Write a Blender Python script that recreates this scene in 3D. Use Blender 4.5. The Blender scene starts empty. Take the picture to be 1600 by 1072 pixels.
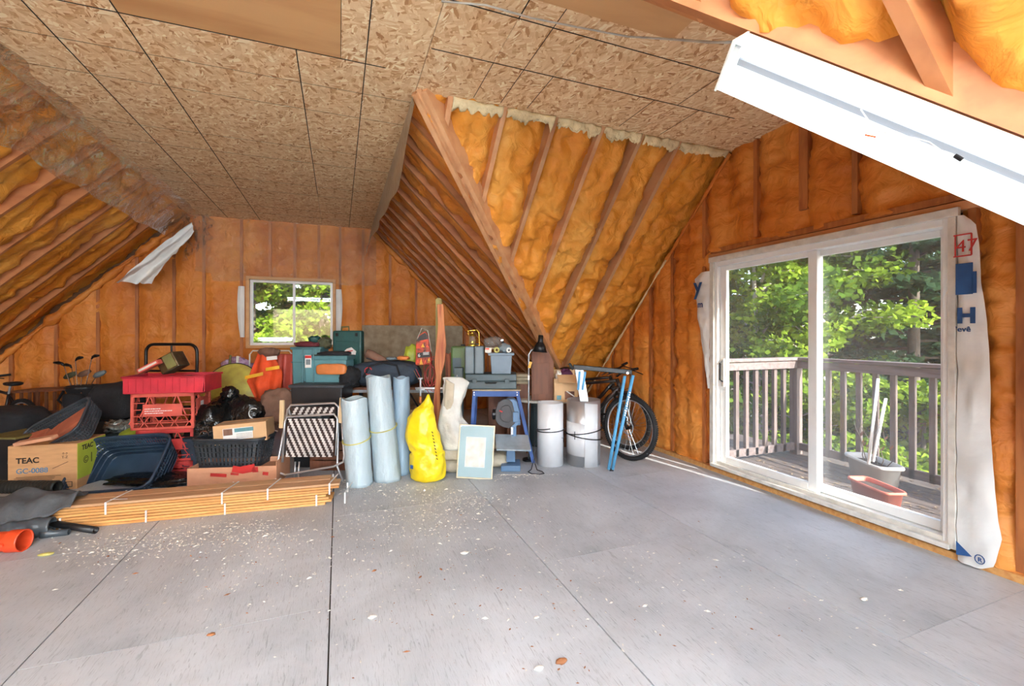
import bpy, bmesh, math, random
import numpy as np
from mathutils import Vector, Matrix, Euler
random.seed(7)
RAD = math.radians
C = bpy.context.scene.collection
# ---------------------------------------------------------------- camera, world, sun, exposure
TH = RAD(21.2); F = 700.0; HY = 522.0; CH = 1.41
cs, sn = math.cos(TH), math.sin(TH)
cam = bpy.data.objects.new('camera', bpy.data.cameras.new('camera')); C.objects.link(cam)
cam.data.sensor_width = 36; cam.data.lens = 36*F/1600; cam.data.shift_y = -(536-HY)/1600
cam.location = (0, 0, CH); cam.rotation_euler = (RAD(90), 0, -TH); cam.data.clip_start = .02
bpy.context.scene.camera = cam
sc = bpy.context.scene
sc.view_settings.view_transform = 'Standard'; sc.view_settings.look = 'None'
sc.view_settings.gamma = 1; sc.view_settings.use_curve_mapping = False
sc.view_settings.exposure = 1.2
w = bpy.data.worlds.new('world'); sc.world = w; w.use_nodes = True
wn = w.node_tree.nodes; bg = wn['Background']; sky = wn.new('ShaderNodeTexSky')
sky.sky_type = 'NISHITA'; sky.sun_disc = False; sky.sun_elevation = RAD(33); sky.sun_rotation = RAD(170)
sky.air_density = 1.0; sky.dust_density = 1.5; sky.ozone_density = 1.0
w.node_tree.links.new(sky.outputs[0], bg.inputs[0]); bg.inputs[1].default_value = .34
sun = bpy.data.objects.new('sun', bpy.data.lights.new('sun', 'SUN')); C.objects.link(sun)
sun.data.energy = 7.5; sun.data.angle = RAD(.6); sun.data.color = (1, .95, .86)
sun.rotation_euler = Vector((-.20, 1, -.62)).to_track_quat('-Z', 'Y').to_euler()
sun.location = (1, -6, 8)
def portal(loc, rot, sx, sy):
    l = bpy.data.objects.new('portal', bpy.data.lights.new('portal', 'AREA')); C.objects.link(l)
    l.data.shape = 'RECTANGLE'; l.data.size = sx; l.data.size_y = sy; l.data.cycles.is_portal = True
    l.location = loc; l.rotation_euler = rot
portal((3.80, 2.6, 1.1), (0, RAD(90), 0), 2.1, 1.9)
portal((-.7, 8.3, 1.75), (RAD(-90), 0, 0), 1.2, 1.0)
portal((-.8, -3.6, 1.5), (RAD(90), 0, 0), 3.4, 2.0)

# ---------------------------------------------------------------- helpers
def P(px, py, zc):                       # a point zc metres in front of the camera plane
    xc = (px-800)/F*zc; u = (HY-py)/F*zc
    return Vector((xc*cs+zc*sn, -xc*sn+zc*cs, CH+u))
def PZ(px, py, z=0.0):                   # where the sight line meets the level z
    return P(px, py, (CH-z)*F/(py-HY))
def zc_at(px, py, z=0.0): return (CH-z)*F/(py-HY)

def _h(ix, iy, iz, seed):
    n = (ix*374761393 + iy*668265263 + iz*2147483647 + seed*1274126177) & 0xffffffff
    n = ((n ^ (n >> 13))*1274126177) & 0xffffffff
    n = n ^ (n >> 16)
    return (n & 0xffff)/65535.0
def vnoise(p, seed=0):
    p = np.asarray(p, dtype=np.float64); i = np.floor(p).astype(np.int64); f = p-i; f = f*f*(3-2*f)
    r = 0
    for dx in (0, 1):
        wx = f[:, 0] if dx else 1-f[:, 0]
        for dy in (0, 1):
            wy = f[:, 1] if dy else 1-f[:, 1]
            for dz in (0, 1):
                wz = f[:, 2] if dz else 1-f[:, 2]
                r = r + wx*wy*wz*_h(i[:, 0]+dx, i[:, 1]+dy, i[:, 2]+dz, seed)
    return r*2-1
def fbm(p, o=3, seed=0):
    p = np.asarray(p, dtype=np.float64); a = 1; r = 0; t = 0
    for k in range(o):
        r = r+a*vnoise(p, seed+k*17); t += a; a *= .5; p = p*2.03
    return r/t

class MB:
    def __init__(s): s.v = []; s.f = []
    def add(s, vs, fs):
        o = len(s.v); s.v += [tuple(v) for v in vs]; s.f += [tuple(i+o for i in f) for f in fs]; return s
    def box(s, c, d, rot=None, taper=1.0, tapy=None):
        tapy = taper if tapy is None else tapy
        M = Euler(rot).to_matrix() if rot else Matrix.Identity(3)
        vs = []
        for z in (-1, 1):
            kx = taper if z < 0 else 1; ky = tapy if z < 0 else 1
            for x, y in ((-1, -1), (1, -1), (1, 1), (-1, 1)):
                vs.append(M @ Vector((x*d[0]/2*kx, y*d[1]/2*ky, z*d[2]/2))+Vector(c))
        return s.add(vs, [(3, 2, 1, 0), (4, 5, 6, 7), (0, 1, 5, 4), (1, 2, 6, 5), (2, 3, 7, 6), (3, 0, 4, 7)])
    def beam(s, p0, p1, w, h, n):        # section w across, h along n from the line p0-p1
        p0, p1, n = Vector(p0), Vector(p1), Vector(n).normalized(); d = (p1-p0).normalized(); a = d.cross(n).normalized()*w/2
        n = n*h; vs = [p0-a, p0+a, p0+a+n, p0-a+n, p1-a, p1+a, p1+a+n, p1-a+n]
        return s.add(vs, [(0, 1, 2, 3), (7, 6, 5, 4), (4, 5, 1, 0), (5, 6, 2, 1), (6, 7, 3, 2), (7, 4, 0, 3)])
    def tube(s, pts, r, n=8, closed=False, cap=True, sq=1.0):
        pts = [Vector(p) for p in pts]; N = len(pts); o = len(s.v); rr = r if isinstance(r, (list, tuple)) else [r]*N
        up = None
        for i, p in enumerate(pts):
            if closed: t = pts[(i+1) % N]-pts[i-1]
            else: t = pts[min(i+1, N-1)]-pts[max(i-1, 0)]
            if t.length < 1e-9: t = Vector((0, 0, 1))
            t.normalize()
            if up is None: up = Vector((0, 0, 1)) if abs(t.z) < .9 else Vector((1, 0, 0))
            a = up-t*up.dot(t)
            if a.length < 1e-6: a = t.orthogonal()
            a.normalize(); up = a; b = t.cross(a)
            for k in range(n):
                an = 2*math.pi*k/n; s.v.append(tuple(p+(a*math.cos(an)*sq+b*math.sin(an))*rr[i]))
        m = N if closed else N-1
        for i in range(m):
            j = (i+1) % N
            for k in range(n):
                l = (k+1) % n; s.f.append((o+i*n+k, o+i*n+l, o+j*n+l, o+j*n+k))
        if cap and not closed:
            s.f.append(tuple(o+k for k in reversed(range(n)))); s.f.append(tuple(o+(N-1)*n+k for k in range(n)))
        return s
    def lathe(s, prof, n=24, c=(0, 0, 0), M=None, sy=1.0):
        o = len(s.v); c = Vector(c); M = M or Matrix.Identity(3)
        for r, z in prof:
            for k in range(n):
                a = 2*math.pi*k/n; s.v.append(tuple(M @ Vector((r*math.cos(a), r*math.sin(a)*sy, z))+c))
        for i in range(len(prof)-1):
            for k in range(n):
                l = (k+1) % n; s.f.append((o+i*n+k, o+i*n+l, o+(i+1)*n+l, o+(i+1)*n+k))
        if prof[0][0] > 1e-6: s.f.append(tuple(o+k for k in reversed(range(n))))
        if prof[-1][0] > 1e-6: s.f.append(tuple(o+(len(prof)-1)*n+k for k in range(n)))
        return s
    def grid(s, fn, nu, nv):             # fn(u,v) -> point, u,v in 0..1
        o = len(s.v)
        for i in range(nu+1):
            for j in range(nv+1): s.v.append(tuple(fn(i/nu, j/nv)))
        for i in range(nu):
            for j in range(nv):
                a = o+i*(nv+1)+j; s.f.append((a, a+nv+1, a+nv+2, a+1))
        return s
    def prism(s, poly, z0, z1, M=None):   # polygon in x,z pushed along y
        n = len(poly); M = M or Matrix.Identity(4)
        vs = [M @ Vector((x, z0, z)) for x, z in poly]+[M @ Vector((x, z1, z)) for x, z in poly]
        fs = [tuple(range(n)), tuple(reversed(range(n, 2*n)))]+[(i, i+n, (i+1) % n+n, (i+1) % n) for i in range(n)]
        return s.add(vs, fs)
    def blob(s, c, r, amp=.1, freq=2.0, seed=0, e=1.0, n=28, m=18, flat=None):
        o = len(s.v); c = Vector(c); q = []
        for i in range(m+1):
            ph = math.pi*(i/m-.5)
            for k in range(n):
                a = 2*math.pi*k/n
                f = lambda t: math.copysign(abs(t)**e, t)
                q.append((f(math.cos(ph))*f(math.cos(a)), f(math.cos(ph))*f(math.sin(a)), f(math.sin(ph))))
        q = np.array(q); d = 1+amp*fbm(q*freq+seed*3.1, 4, seed); q = q*d[:, None]*np.array(r)
        for v in q:
            z = v[2]
            if flat is not None: z = max(z, flat)
            s.v.append((v[0]+c.x, v[1]+c.y, z+c.z))
        for i in range(m):
            for k in range(n):
                l = (k+1) % n; s.f.append((o+i*n+k, o+i*n+l, o+(i+1)*n+l, o+(i+1)*n+k))
        return s
    def xf(s, M):
        s.v = [tuple(M @ Vector(v)) for v in s.v]; return s
    def build(s, name, m, parent=None, smooth=False, bev=0, sub=0, solid=0, fix=True):
        me = bpy.data.meshes.new(name); me.from_pydata(s.v, [], s.f); me.update()
        if fix:
            b = bmesh.new(); b.from_mesh(me); bmesh.ops.recalc_face_normals(b, faces=b.faces); b.to_mesh(me); b.free()
        if smooth: me.polygons.foreach_set('use_smooth', [True]*len(me.polygons))
        me.materials.append(m)
        o = bpy.data.objects.new(name, me); C.objects.link(o)
        if parent: o.parent = parent
        if bev:
            b = o.modifiers.new('b', 'BEVEL'); b.width = bev; b.segments = 2; b.limit_method = 'ANGLE'
        if solid:
            b = o.modifiers.new('s', 'SOLIDIFY'); b.thickness = solid; b.offset = 0
        if sub:
            b = o.modifiers.new('u', 'SUBSURF'); b.levels = sub; b.render_levels = sub
        return o
def tag(o, label=None, cat=None, group=None, kind=None):
    if label: o['label'] = label
    if cat: o['category'] = cat
    if group: o['group'] = group
    if kind: o['kind'] = kind
    return o
def E(name, loc=(0, 0, 0), rz=0, label=None, cat=None, group=None, kind=None):
    o = bpy.data.objects.new(name, None); o.empty_display_size = .05; C.objects.link(o)
    o.location = loc; o.rotation_euler = (0, 0, rz); return tag(o, label, cat, group, kind)
def T(name, label, cat, px, py=None, zc=None, z=0.0, rz=0.0, group=None, tilt=None):
    """a thing whose local x runs along the picture plane and y away from it; returns it and metres per pixel there"""
    if zc is None: zc = zc_at(px, py, z)
    p = P(px, HY, zc); p.z = z if py is None or z is not None else P(px, py, zc).z
    if z is None: p.z = P(px, py, zc).z
    o = E(name, p, -TH+rz, label, cat, group)
    if tilt: o.rotation_euler = (tilt[0], tilt[1], -TH+rz)
    return o, zc/F
def L(o, px, py, zc):                     # world point -> local of thing o (o not yet evaluated by the depsgraph)
    M = Matrix.LocRotScale(o.location, o.rotation_euler, None)
    return M.inverted() @ P(px, py, zc)
def copy_tree(o, parent=None):
    c = o.copy(); C.objects.link(c); c.parent = parent
    for ch in list(o.children): copy_tree(ch, c)
    return c
def text(name, body, size, m, parent, loc, rot, align='LEFT', ext=.0006, bold=0):
    cu = bpy.data.curves.new(name, 'FONT'); cu.body = body; cu.size = size; cu.extrude = ext; cu.align_x = align; cu.offset = bold
    o = bpy.data.objects.new(name, cu); C.objects.link(o)
    dg = bpy.context.evaluated_depsgraph_get(); me = bpy.data.meshes.new_from_object(o.evaluated_get(dg))
    bpy.data.objects.remove(o); me.materials.clear(); me.materials.append(m)
    r = bpy.data.objects.new(name, me); C.objects.link(r); r.location = loc; r.rotation_euler = rot; r.parent = parent
    return r
def arc(c, r, a0, a1, n, ax='xz'):
    out = []
    for i in range(n+1):
        a = RAD(a0+(a1-a0)*i/n); u, v = r*math.cos(a), r*math.sin(a)
        out.append(Vector((c[0]+u, c[1], c[2]+v)) if ax == 'xz' else Vector((c[0]+u, c[1]+v, c[2])) if ax == 'xy' else Vector((c[0], c[1]+u, c[2]+v)))
    return out

# ---------------------------------------------------------------- materials
def srgb(r, g, b):
    f = lambda c: (c/255/12.92 if c/255 <= .04045 else ((c/255+.055)/1.055)**2.4)
    return (f(r), f(g), f(b), 1)
def base(name):
    m = bpy.data.materials.new(name); m.use_nodes = True; nt = m.node_tree
    return m, nt, nt.nodes['Principled BSDF'], lambda t: nt.nodes.new('ShaderNode'+t), nt.links.new
def mk(name, c, rough=.6, metal=0, var=.15, scale=6, bump=.1, bscale=40, stretch=(1, 1, 1), spec=.5, c2=None, dist=.01, coat=0):
    m, nt, bs, N, K = base(name)
    tc = N('TexCoord'); mp = N('Mapping'); K(tc.outputs['Object'], mp.inputs[0]); mp.inputs['Scale'].default_value = stretch
    n = N('TexNoise'); n.inputs['Scale'].default_value = scale; n.inputs['Detail'].default_value = 5; K(mp.outputs[0], n.inputs[0])
    r = N('ValToRGB'); c = srgb(*c); d = srgb(*c2) if c2 else tuple(x*(1-var*2) for x in c[:3])+(1,)
    e = c if c2 else tuple(min(1, x*(1+var)) for x in c[:3])+(1,)
    r.color_ramp.elements[0].color = d; r.color_ramp.elements[1].color = e
    r.color_ramp.elements[0].position = .32; r.color_ramp.elements[1].position = .66
    K(n.outputs[0], r.inputs[0]); K(r.outputs[0], bs.inputs['Base Color'])
    bs.inputs['Roughness'].default_value = rough; bs.inputs['Metallic'].default_value = metal
    bs.inputs['Specular IOR Level'].default_value = spec
    if coat: bs.inputs['Coat Weight'].default_value = coat
    if bump:
        n2 = N('TexNoise'); n2.inputs['Scale'].default_value = bscale; n2.inputs['Detail'].default_value = 4; K(mp.outputs[0], n2.inputs[0])
        b = N('Bump'); b.inputs['Strength'].default_value = bump; b.inputs['Distance'].default_value = dist
        K(n2.outputs[0], b.inputs['Height']); K(b.outputs[0], bs.inputs['Normal'])
    return m
def foam_mat(name, a, b, c, pale=False):
    m, nt, bs, N, K = base(name)
    tc = N('TexCoord'); n = N('TexNoise'); n.inputs['Scale'].default_value = 1.6; n.inputs['Detail'].default_value = 7; n.inputs['Roughness'].default_value = .62
    K(tc.outputs['Object'], n.inputs[0]); r = N('ValToRGB'); cr = r.color_ramp
    cr.elements[0].color = srgb(*a); cr.elements[1].color = srgb(*c); cr.elements[0].position = .3; cr.elements[1].position = .72
    e = cr.elements.new(.5); e.color = srgb(*b); K(n.outputs[0], r.inputs[0]); K(r.outputs[0], bs.inputs['Base Color'])
    bs.inputs['Roughness'].default_value = .5; bs.inputs['Specular IOR Level'].default_value = .3
    v = N('TexNoise'); v.inputs['Scale'].default_value = 7; v.inputs['Detail'].default_value = 4; v.inputs['Distortion'].default_value = 1.2
    K(tc.outputs['Object'], v.inputs[0]); bm = N('Bump'); bm.inputs['Strength'].default_value = .6; bm.inputs['Distance'].default_value = .045
    K(v.outputs[0], bm.inputs['Height']); K(bm.outputs[0], bs.inputs['Normal'])
    return m
def wood(name, c, c2, scale=3, axis=0, rough=.6, ring=14, bump=.15):
    st = [ring, ring, ring]; st[axis] = .9
    m, nt, bs, N, K = base(name)
    tc = N('TexCoord'); mp = N('Mapping'); mp.inputs['Scale'].default_value = st; K(tc.outputs['Object'], mp.inputs[0])
    oi = N('ObjectInfo'); ad = N('VectorMath'); ad.operation = 'ADD'; sc_ = N('VectorMath'); sc_.operation = 'SCALE'
    cb = N('CombineXYZ'); K(oi.outputs['Random'], cb.inputs[0]); K(oi.outputs['Random'], cb.inputs[1]); K(oi.outputs['Random'], cb.inputs[2])
    K(cb.outputs[0], sc_.inputs[0]); sc_.inputs['Scale'].default_value = 37; K(mp.outputs[0], ad.inputs[0]); K(sc_.outputs[0], ad.inputs[1])
    n = N('TexNoise'); n.inputs['Scale'].default_value = scale; n.inputs['Detail'].default_value = 6; n.inputs['Distortion'].default_value = .4; K(ad.outputs[0], n.inputs[0])
    r = N('ValToRGB'); r.color_ramp.elements[0].color = srgb(*c2); r.color_ramp.elements[1].color = srgb(*c)
    r.color_ramp.elements[0].position = .3; r.color_ramp.elements[1].position = .6; K(n.outputs[0], r.inputs[0])
    hv = N('HueSaturation'); K(r.outputs[0], hv.inputs['Color']); mr = N('MapRange'); mr.inputs[3].default_value = .85; mr.inputs[4].default_value = 1.12
    K(oi.outputs['Random'], mr.inputs[0]); K(mr.outputs[0], hv.inputs['Value']); K(hv.outputs[0], bs.inputs['Base Color'])
    bs.inputs['Roughness'].default_value = rough
    b = N('Bump'); b.inputs['Strength'].default_value = bump; b.inputs['Distance'].default_value = .004; K(n.outputs[0], b.inputs['Height']); K(b.outputs[0], bs.inputs['Normal'])
    return m
def osb_mat():
    m, nt, bs, N, K = base('osb')
    tc = N('TexCoord'); dn = N('TexNoise'); dn.inputs['Scale'].default_value = 5
    K(tc.outputs['Object'], dn.inputs[0])
    def layer(big, st, seed):
        mp = N('Mapping'); mp.inputs['Location'].default_value = (seed*3.3, seed*1.7, 0); K(tc.outputs['Object'], mp.inputs[0])
        v = N('TexVoronoi'); v.inputs['Scale'].default_value = big; K(mp.outputs[0], v.inputs['Vector'])
        sp = N('SeparateColor'); K(v.outputs['Color'], sp.inputs[0]); mu = N('Math'); mu.operation = 'MULTIPLY'; mu.inputs[1].default_value = 2.2; K(sp.outputs[0], mu.inputs[0])
        vr = N('VectorRotate'); vr.rotation_type = 'Z_AXIS'; K(mp.outputs[0], vr.inputs['Vector']); K(mu.outputs[0], vr.inputs['Angle'])
        m2 = N('Mapping'); m2.inputs['Scale'].default_value = (st[0], st[1], 1); K(vr.outputs[0], m2.inputs[0])
        v2 = N('TexVoronoi'); v2.inputs['Scale'].default_value = 1; v2.inputs['Randomness'].default_value = 1; K(m2.outputs[0], v2.inputs['Vector'])
        s2 = N('SeparateColor'); K(v2.outputs['Color'], s2.inputs[0]); return s2
    a = layer(9, (11, 42), 1); b = layer(13, (16, 60), 2)
    mx = N('Mix'); mx.data_type = 'FLOAT'; gt = N('Math'); gt.operation = 'GREATER_THAN'; gt.inputs[1].default_value = .5; K(b.outputs[1], gt.inputs[0])
    K(gt.outputs[0], mx.inputs[0]); K(a.outputs[0], mx.inputs[2]); K(b.outputs[0], mx.inputs[3])
    r = N('ValToRGB'); cr = r.color_ramp; cr.elements[0].color = srgb(176, 120, 72); cr.elements[1].color = srgb(250, 232, 194)
    for p, c in ((.08, (200, 148, 98)), (.24, (222, 182, 134)), (.62, (232, 196, 150)), (.86, (240, 210, 166))):
        e = cr.elements.new(p); e.color = srgb(*c)
    K(mx.outputs[0], r.inputs[0]); K(r.outputs[0], bs.inputs['Base Color']); bs.inputs['Roughness'].default_value = .55
    bp = N('Bump'); bp.inputs['Strength'].default_value = .12; bp.inputs['Distance'].default_value = .003; K(mx.outputs[0], bp.inputs['Height']); K(bp.outputs[0], bs.inputs['Normal'])
    return m
def floor_mat():
    m, nt, bs, N, K = base('painted_plywood')
    tc = N('TexCoord'); oi = N('ObjectInfo')
    def noise(sc, st, det=6, dis=0.0):
        mp = N('Mapping'); mp.inputs['Scale'].default_value = st; K(tc.outputs['Object'], mp.inputs[0])
        n = N('TexNoise'); n.inputs['Scale'].default_value = sc; n.inputs['Detail'].default_value = det; n.inputs['Distortion'].default_value = dis; n.inputs['Roughness'].default_value = .6; K(mp.outputs[0], n.inputs[0]); return n
    def ramp(n, stops):
        r = N('ValToRGB'); cr = r.color_ramp; cr.elements[0].position, cr.elements[0].color = stops[0][0], stops[0][1]
        cr.elements[1].position, cr.elements[1].color = stops[-1][0], stops[-1][1]
        for p, c in stops[1:-1]:
            e = cr.elements.new(p); e.color = c
        K(n.outputs[0], r.inputs[0]); return r
    def mix(a, b, fac, blend='MULTIPLY'):
        x = N('Mix'); x.data_type = 'RGBA'; x.blend_type = blend; x.inputs[0].default_value = fac; K(a.outputs[0], x.inputs[6]); K(b.outputs[0], x.inputs[7])
        class O: outputs = [x.outputs[2]]
        return O
    g = lambda v: (v, v, v, 1)
    big = ramp(noise(1.1, (1, 1, 1), 6, .5), [(.3, srgb(164, 168, 172)), (.5, srgb(184, 188, 192)), (.7, srgb(202, 206, 210))])
    grain = noise(9, (9, 1.0, 1), 7, 1.8); gr = ramp(grain, [(.33, g(.4)), (.41, g(.85)), (.47, g(1)), (.8, g(1))])
    cracks = ramp(noise(5, (26, .9, 1), 5, .4), [(.27, g(.25)), (.32, g(.9)), (.36, g(1)), (.9, g(1))])
    dirt = ramp(noise(2.3, (1, .7, 1), 8, .3), [(.28, g(.62)), (.42, g(.95)), (.6, g(1)), (.9, g(1))])
    o = mix(big, gr, .55); o = mix(o, cracks, .55); o = mix(o, dirt, .5)
    K(o.outputs[0], bs.inputs['Base Color']); bs.inputs['Roughness'].default_value = .48; bs.inputs['Specular IOR Level'].default_value = .4
    b = N('Bump'); b.inputs['Strength'].default_value = .35; b.inputs['Distance'].default_value = .006; K(grain.outputs[0], b.inputs['Height']); K(b.outputs[0], bs.inputs['Normal'])
    return m
def glass_mat(name, dust=.03, tint=(1, 1, 1, 1), gl=.8):
    m, nt, bs, N, K = base(name); nt.nodes.remove(bs); out = nt.nodes['Material Output']
    t = N('BsdfTransparent'); t.inputs[0].default_value = tint; g = N('BsdfGlossy'); g.inputs['Roughness'].default_value = .02
    lw = N('LayerWeight'); lw.inputs[0].default_value = .5; pw_ = N('Math'); pw_.operation = 'POWER'; pw_.inputs[1].default_value = 5; K(lw.outputs['Facing'], pw_.inputs[0]); mu = N('Math'); mu.operation = 'MULTIPLY_ADD'; mu.inputs[1].default_value = gl*.6; mu.inputs[2].default_value = gl*.03; K(pw_.outputs[0], mu.inputs[0])
    mx = N('MixShader'); K(mu.outputs[0], mx.inputs[0]); K(t.outputs[0], mx.inputs[1]); K(g.outputs[0], mx.inputs[2])
    d = N('BsdfDiffuse'); d.inputs[0].default_value = (.8, .82, .85, 1); m2 = N('MixShader')
    tc = N('TexCoord'); n = N('TexNoise'); n.inputs['Scale'].default_value = 2; n.inputs['Detail'].default_value = 6; K(tc.outputs['Object'], n.inputs[0])
    m3 = N('Math'); m3.operation = 'MULTIPLY'; m3.inputs[1].default_value = dust*2; K(n.outputs[0], m3.inputs[0]); K(m3.outputs[0], m2.inputs[0])
    K(mx.outputs[0], m2.inputs[1]); K(d.outputs[0], m2.inputs[2]); K(m2.outputs[0], out.inputs[0]); return m
def poly_mat(name, opac, col=(.72, .66, .55, 1), rough=.18):
    m, nt, bs, N, K = base(name); nt.nodes.remove(bs); out = nt.nodes['Material Output']
    tc = N('TexCoord'); n = N('TexNoise'); n.inputs['Scale'].default_value = 7; n.inputs['Detail'].default_value = 3; n.inputs['Distortion'].default_value = 1.5; K(tc.outputs['Object'], n.inputs[0])
    b = N('Bump'); b.inputs['Strength'].default_value = 1; b.inputs['Distance'].default_value = .025; K(n.outputs[0], b.inputs['Height'])
    t = N('BsdfTransparent'); t.inputs[0].default_value = (.97, .96, .93, 1); g = N('BsdfGlossy'); g.inputs['Roughness'].default_value = rough; K(b.outputs[0], g.inputs['Normal'])
    d = N('BsdfDiffuse'); d.inputs[0].default_value = col; tl = N('BsdfTranslucent'); tl.inputs[0].default_value = col
    m0 = N('MixShader'); m0.inputs[0].default_value = .35; K(d.outputs[0], m0.inputs[1]); K(tl.outputs[0], m0.inputs[2])
    m1 = N('MixShader'); m1.inputs[0].default_value = opac; K(t.outputs[0], m1.inputs[1]); K(m0.outputs[0], m1.inputs[2])
    fr = N('LayerWeight'); fr.inputs[0].default_value = .25; K(b.outputs[0], fr.inputs['Normal'])
    m2 = N('MixShader'); mf = N('Math'); mf.operation = 'MULTIPLY'; mf.inputs[1].default_value = .55; K(fr.outputs[0], mf.inputs[0]); K(mf.outputs[0], m2.inputs[0]); K(m1.outputs[0], m2.inputs[1]); K(g.outputs[0], m2.inputs[2]); K(m2.outputs[0], out.inputs[0]); return m
def emit(name, c, s):
    m, nt, bs, N, K = base(name); bs.inputs['Base Color'].default_value = c; bs.inputs['Emission Color'].default_value = c; bs.inputs['Emission Strength'].default_value = s; return m
def leaf_mat(name, a, b):
    m, nt, bs, N, K = base(name); nt.nodes.remove(bs); out = nt.nodes['Material Output']
    tc = N('TexCoord'); n = N('TexNoise'); n.inputs['Scale'].default_value = 1.3; n.inputs['Detail'].default_value = 8; n.inputs['Roughness'].default_value = .8; K(tc.outputs['Object'], n.inputs[0])
    r = N('ValToRGB'); r.color_ramp.elements[0].color = srgb(*a); r.color_ramp.elements[1].color = srgb(*b); r.color_ramp.elements[0].position = .35; r.color_ramp.elements[1].position = .65; K(n.outputs[0], r.inputs[0])
    d = N('BsdfDiffuse'); t = N('BsdfTranslucent'); K(r.outputs[0], d.inputs[0]); K(r.outputs[0], t.inputs[0])
    x = N('MixShader'); x.inputs[0].default_value = .45; K(d.outputs[0], x.inputs[1]); K(t.outputs[0], x.inputs[2]); K(x.outputs[0], out.inputs[0]); return m

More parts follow.
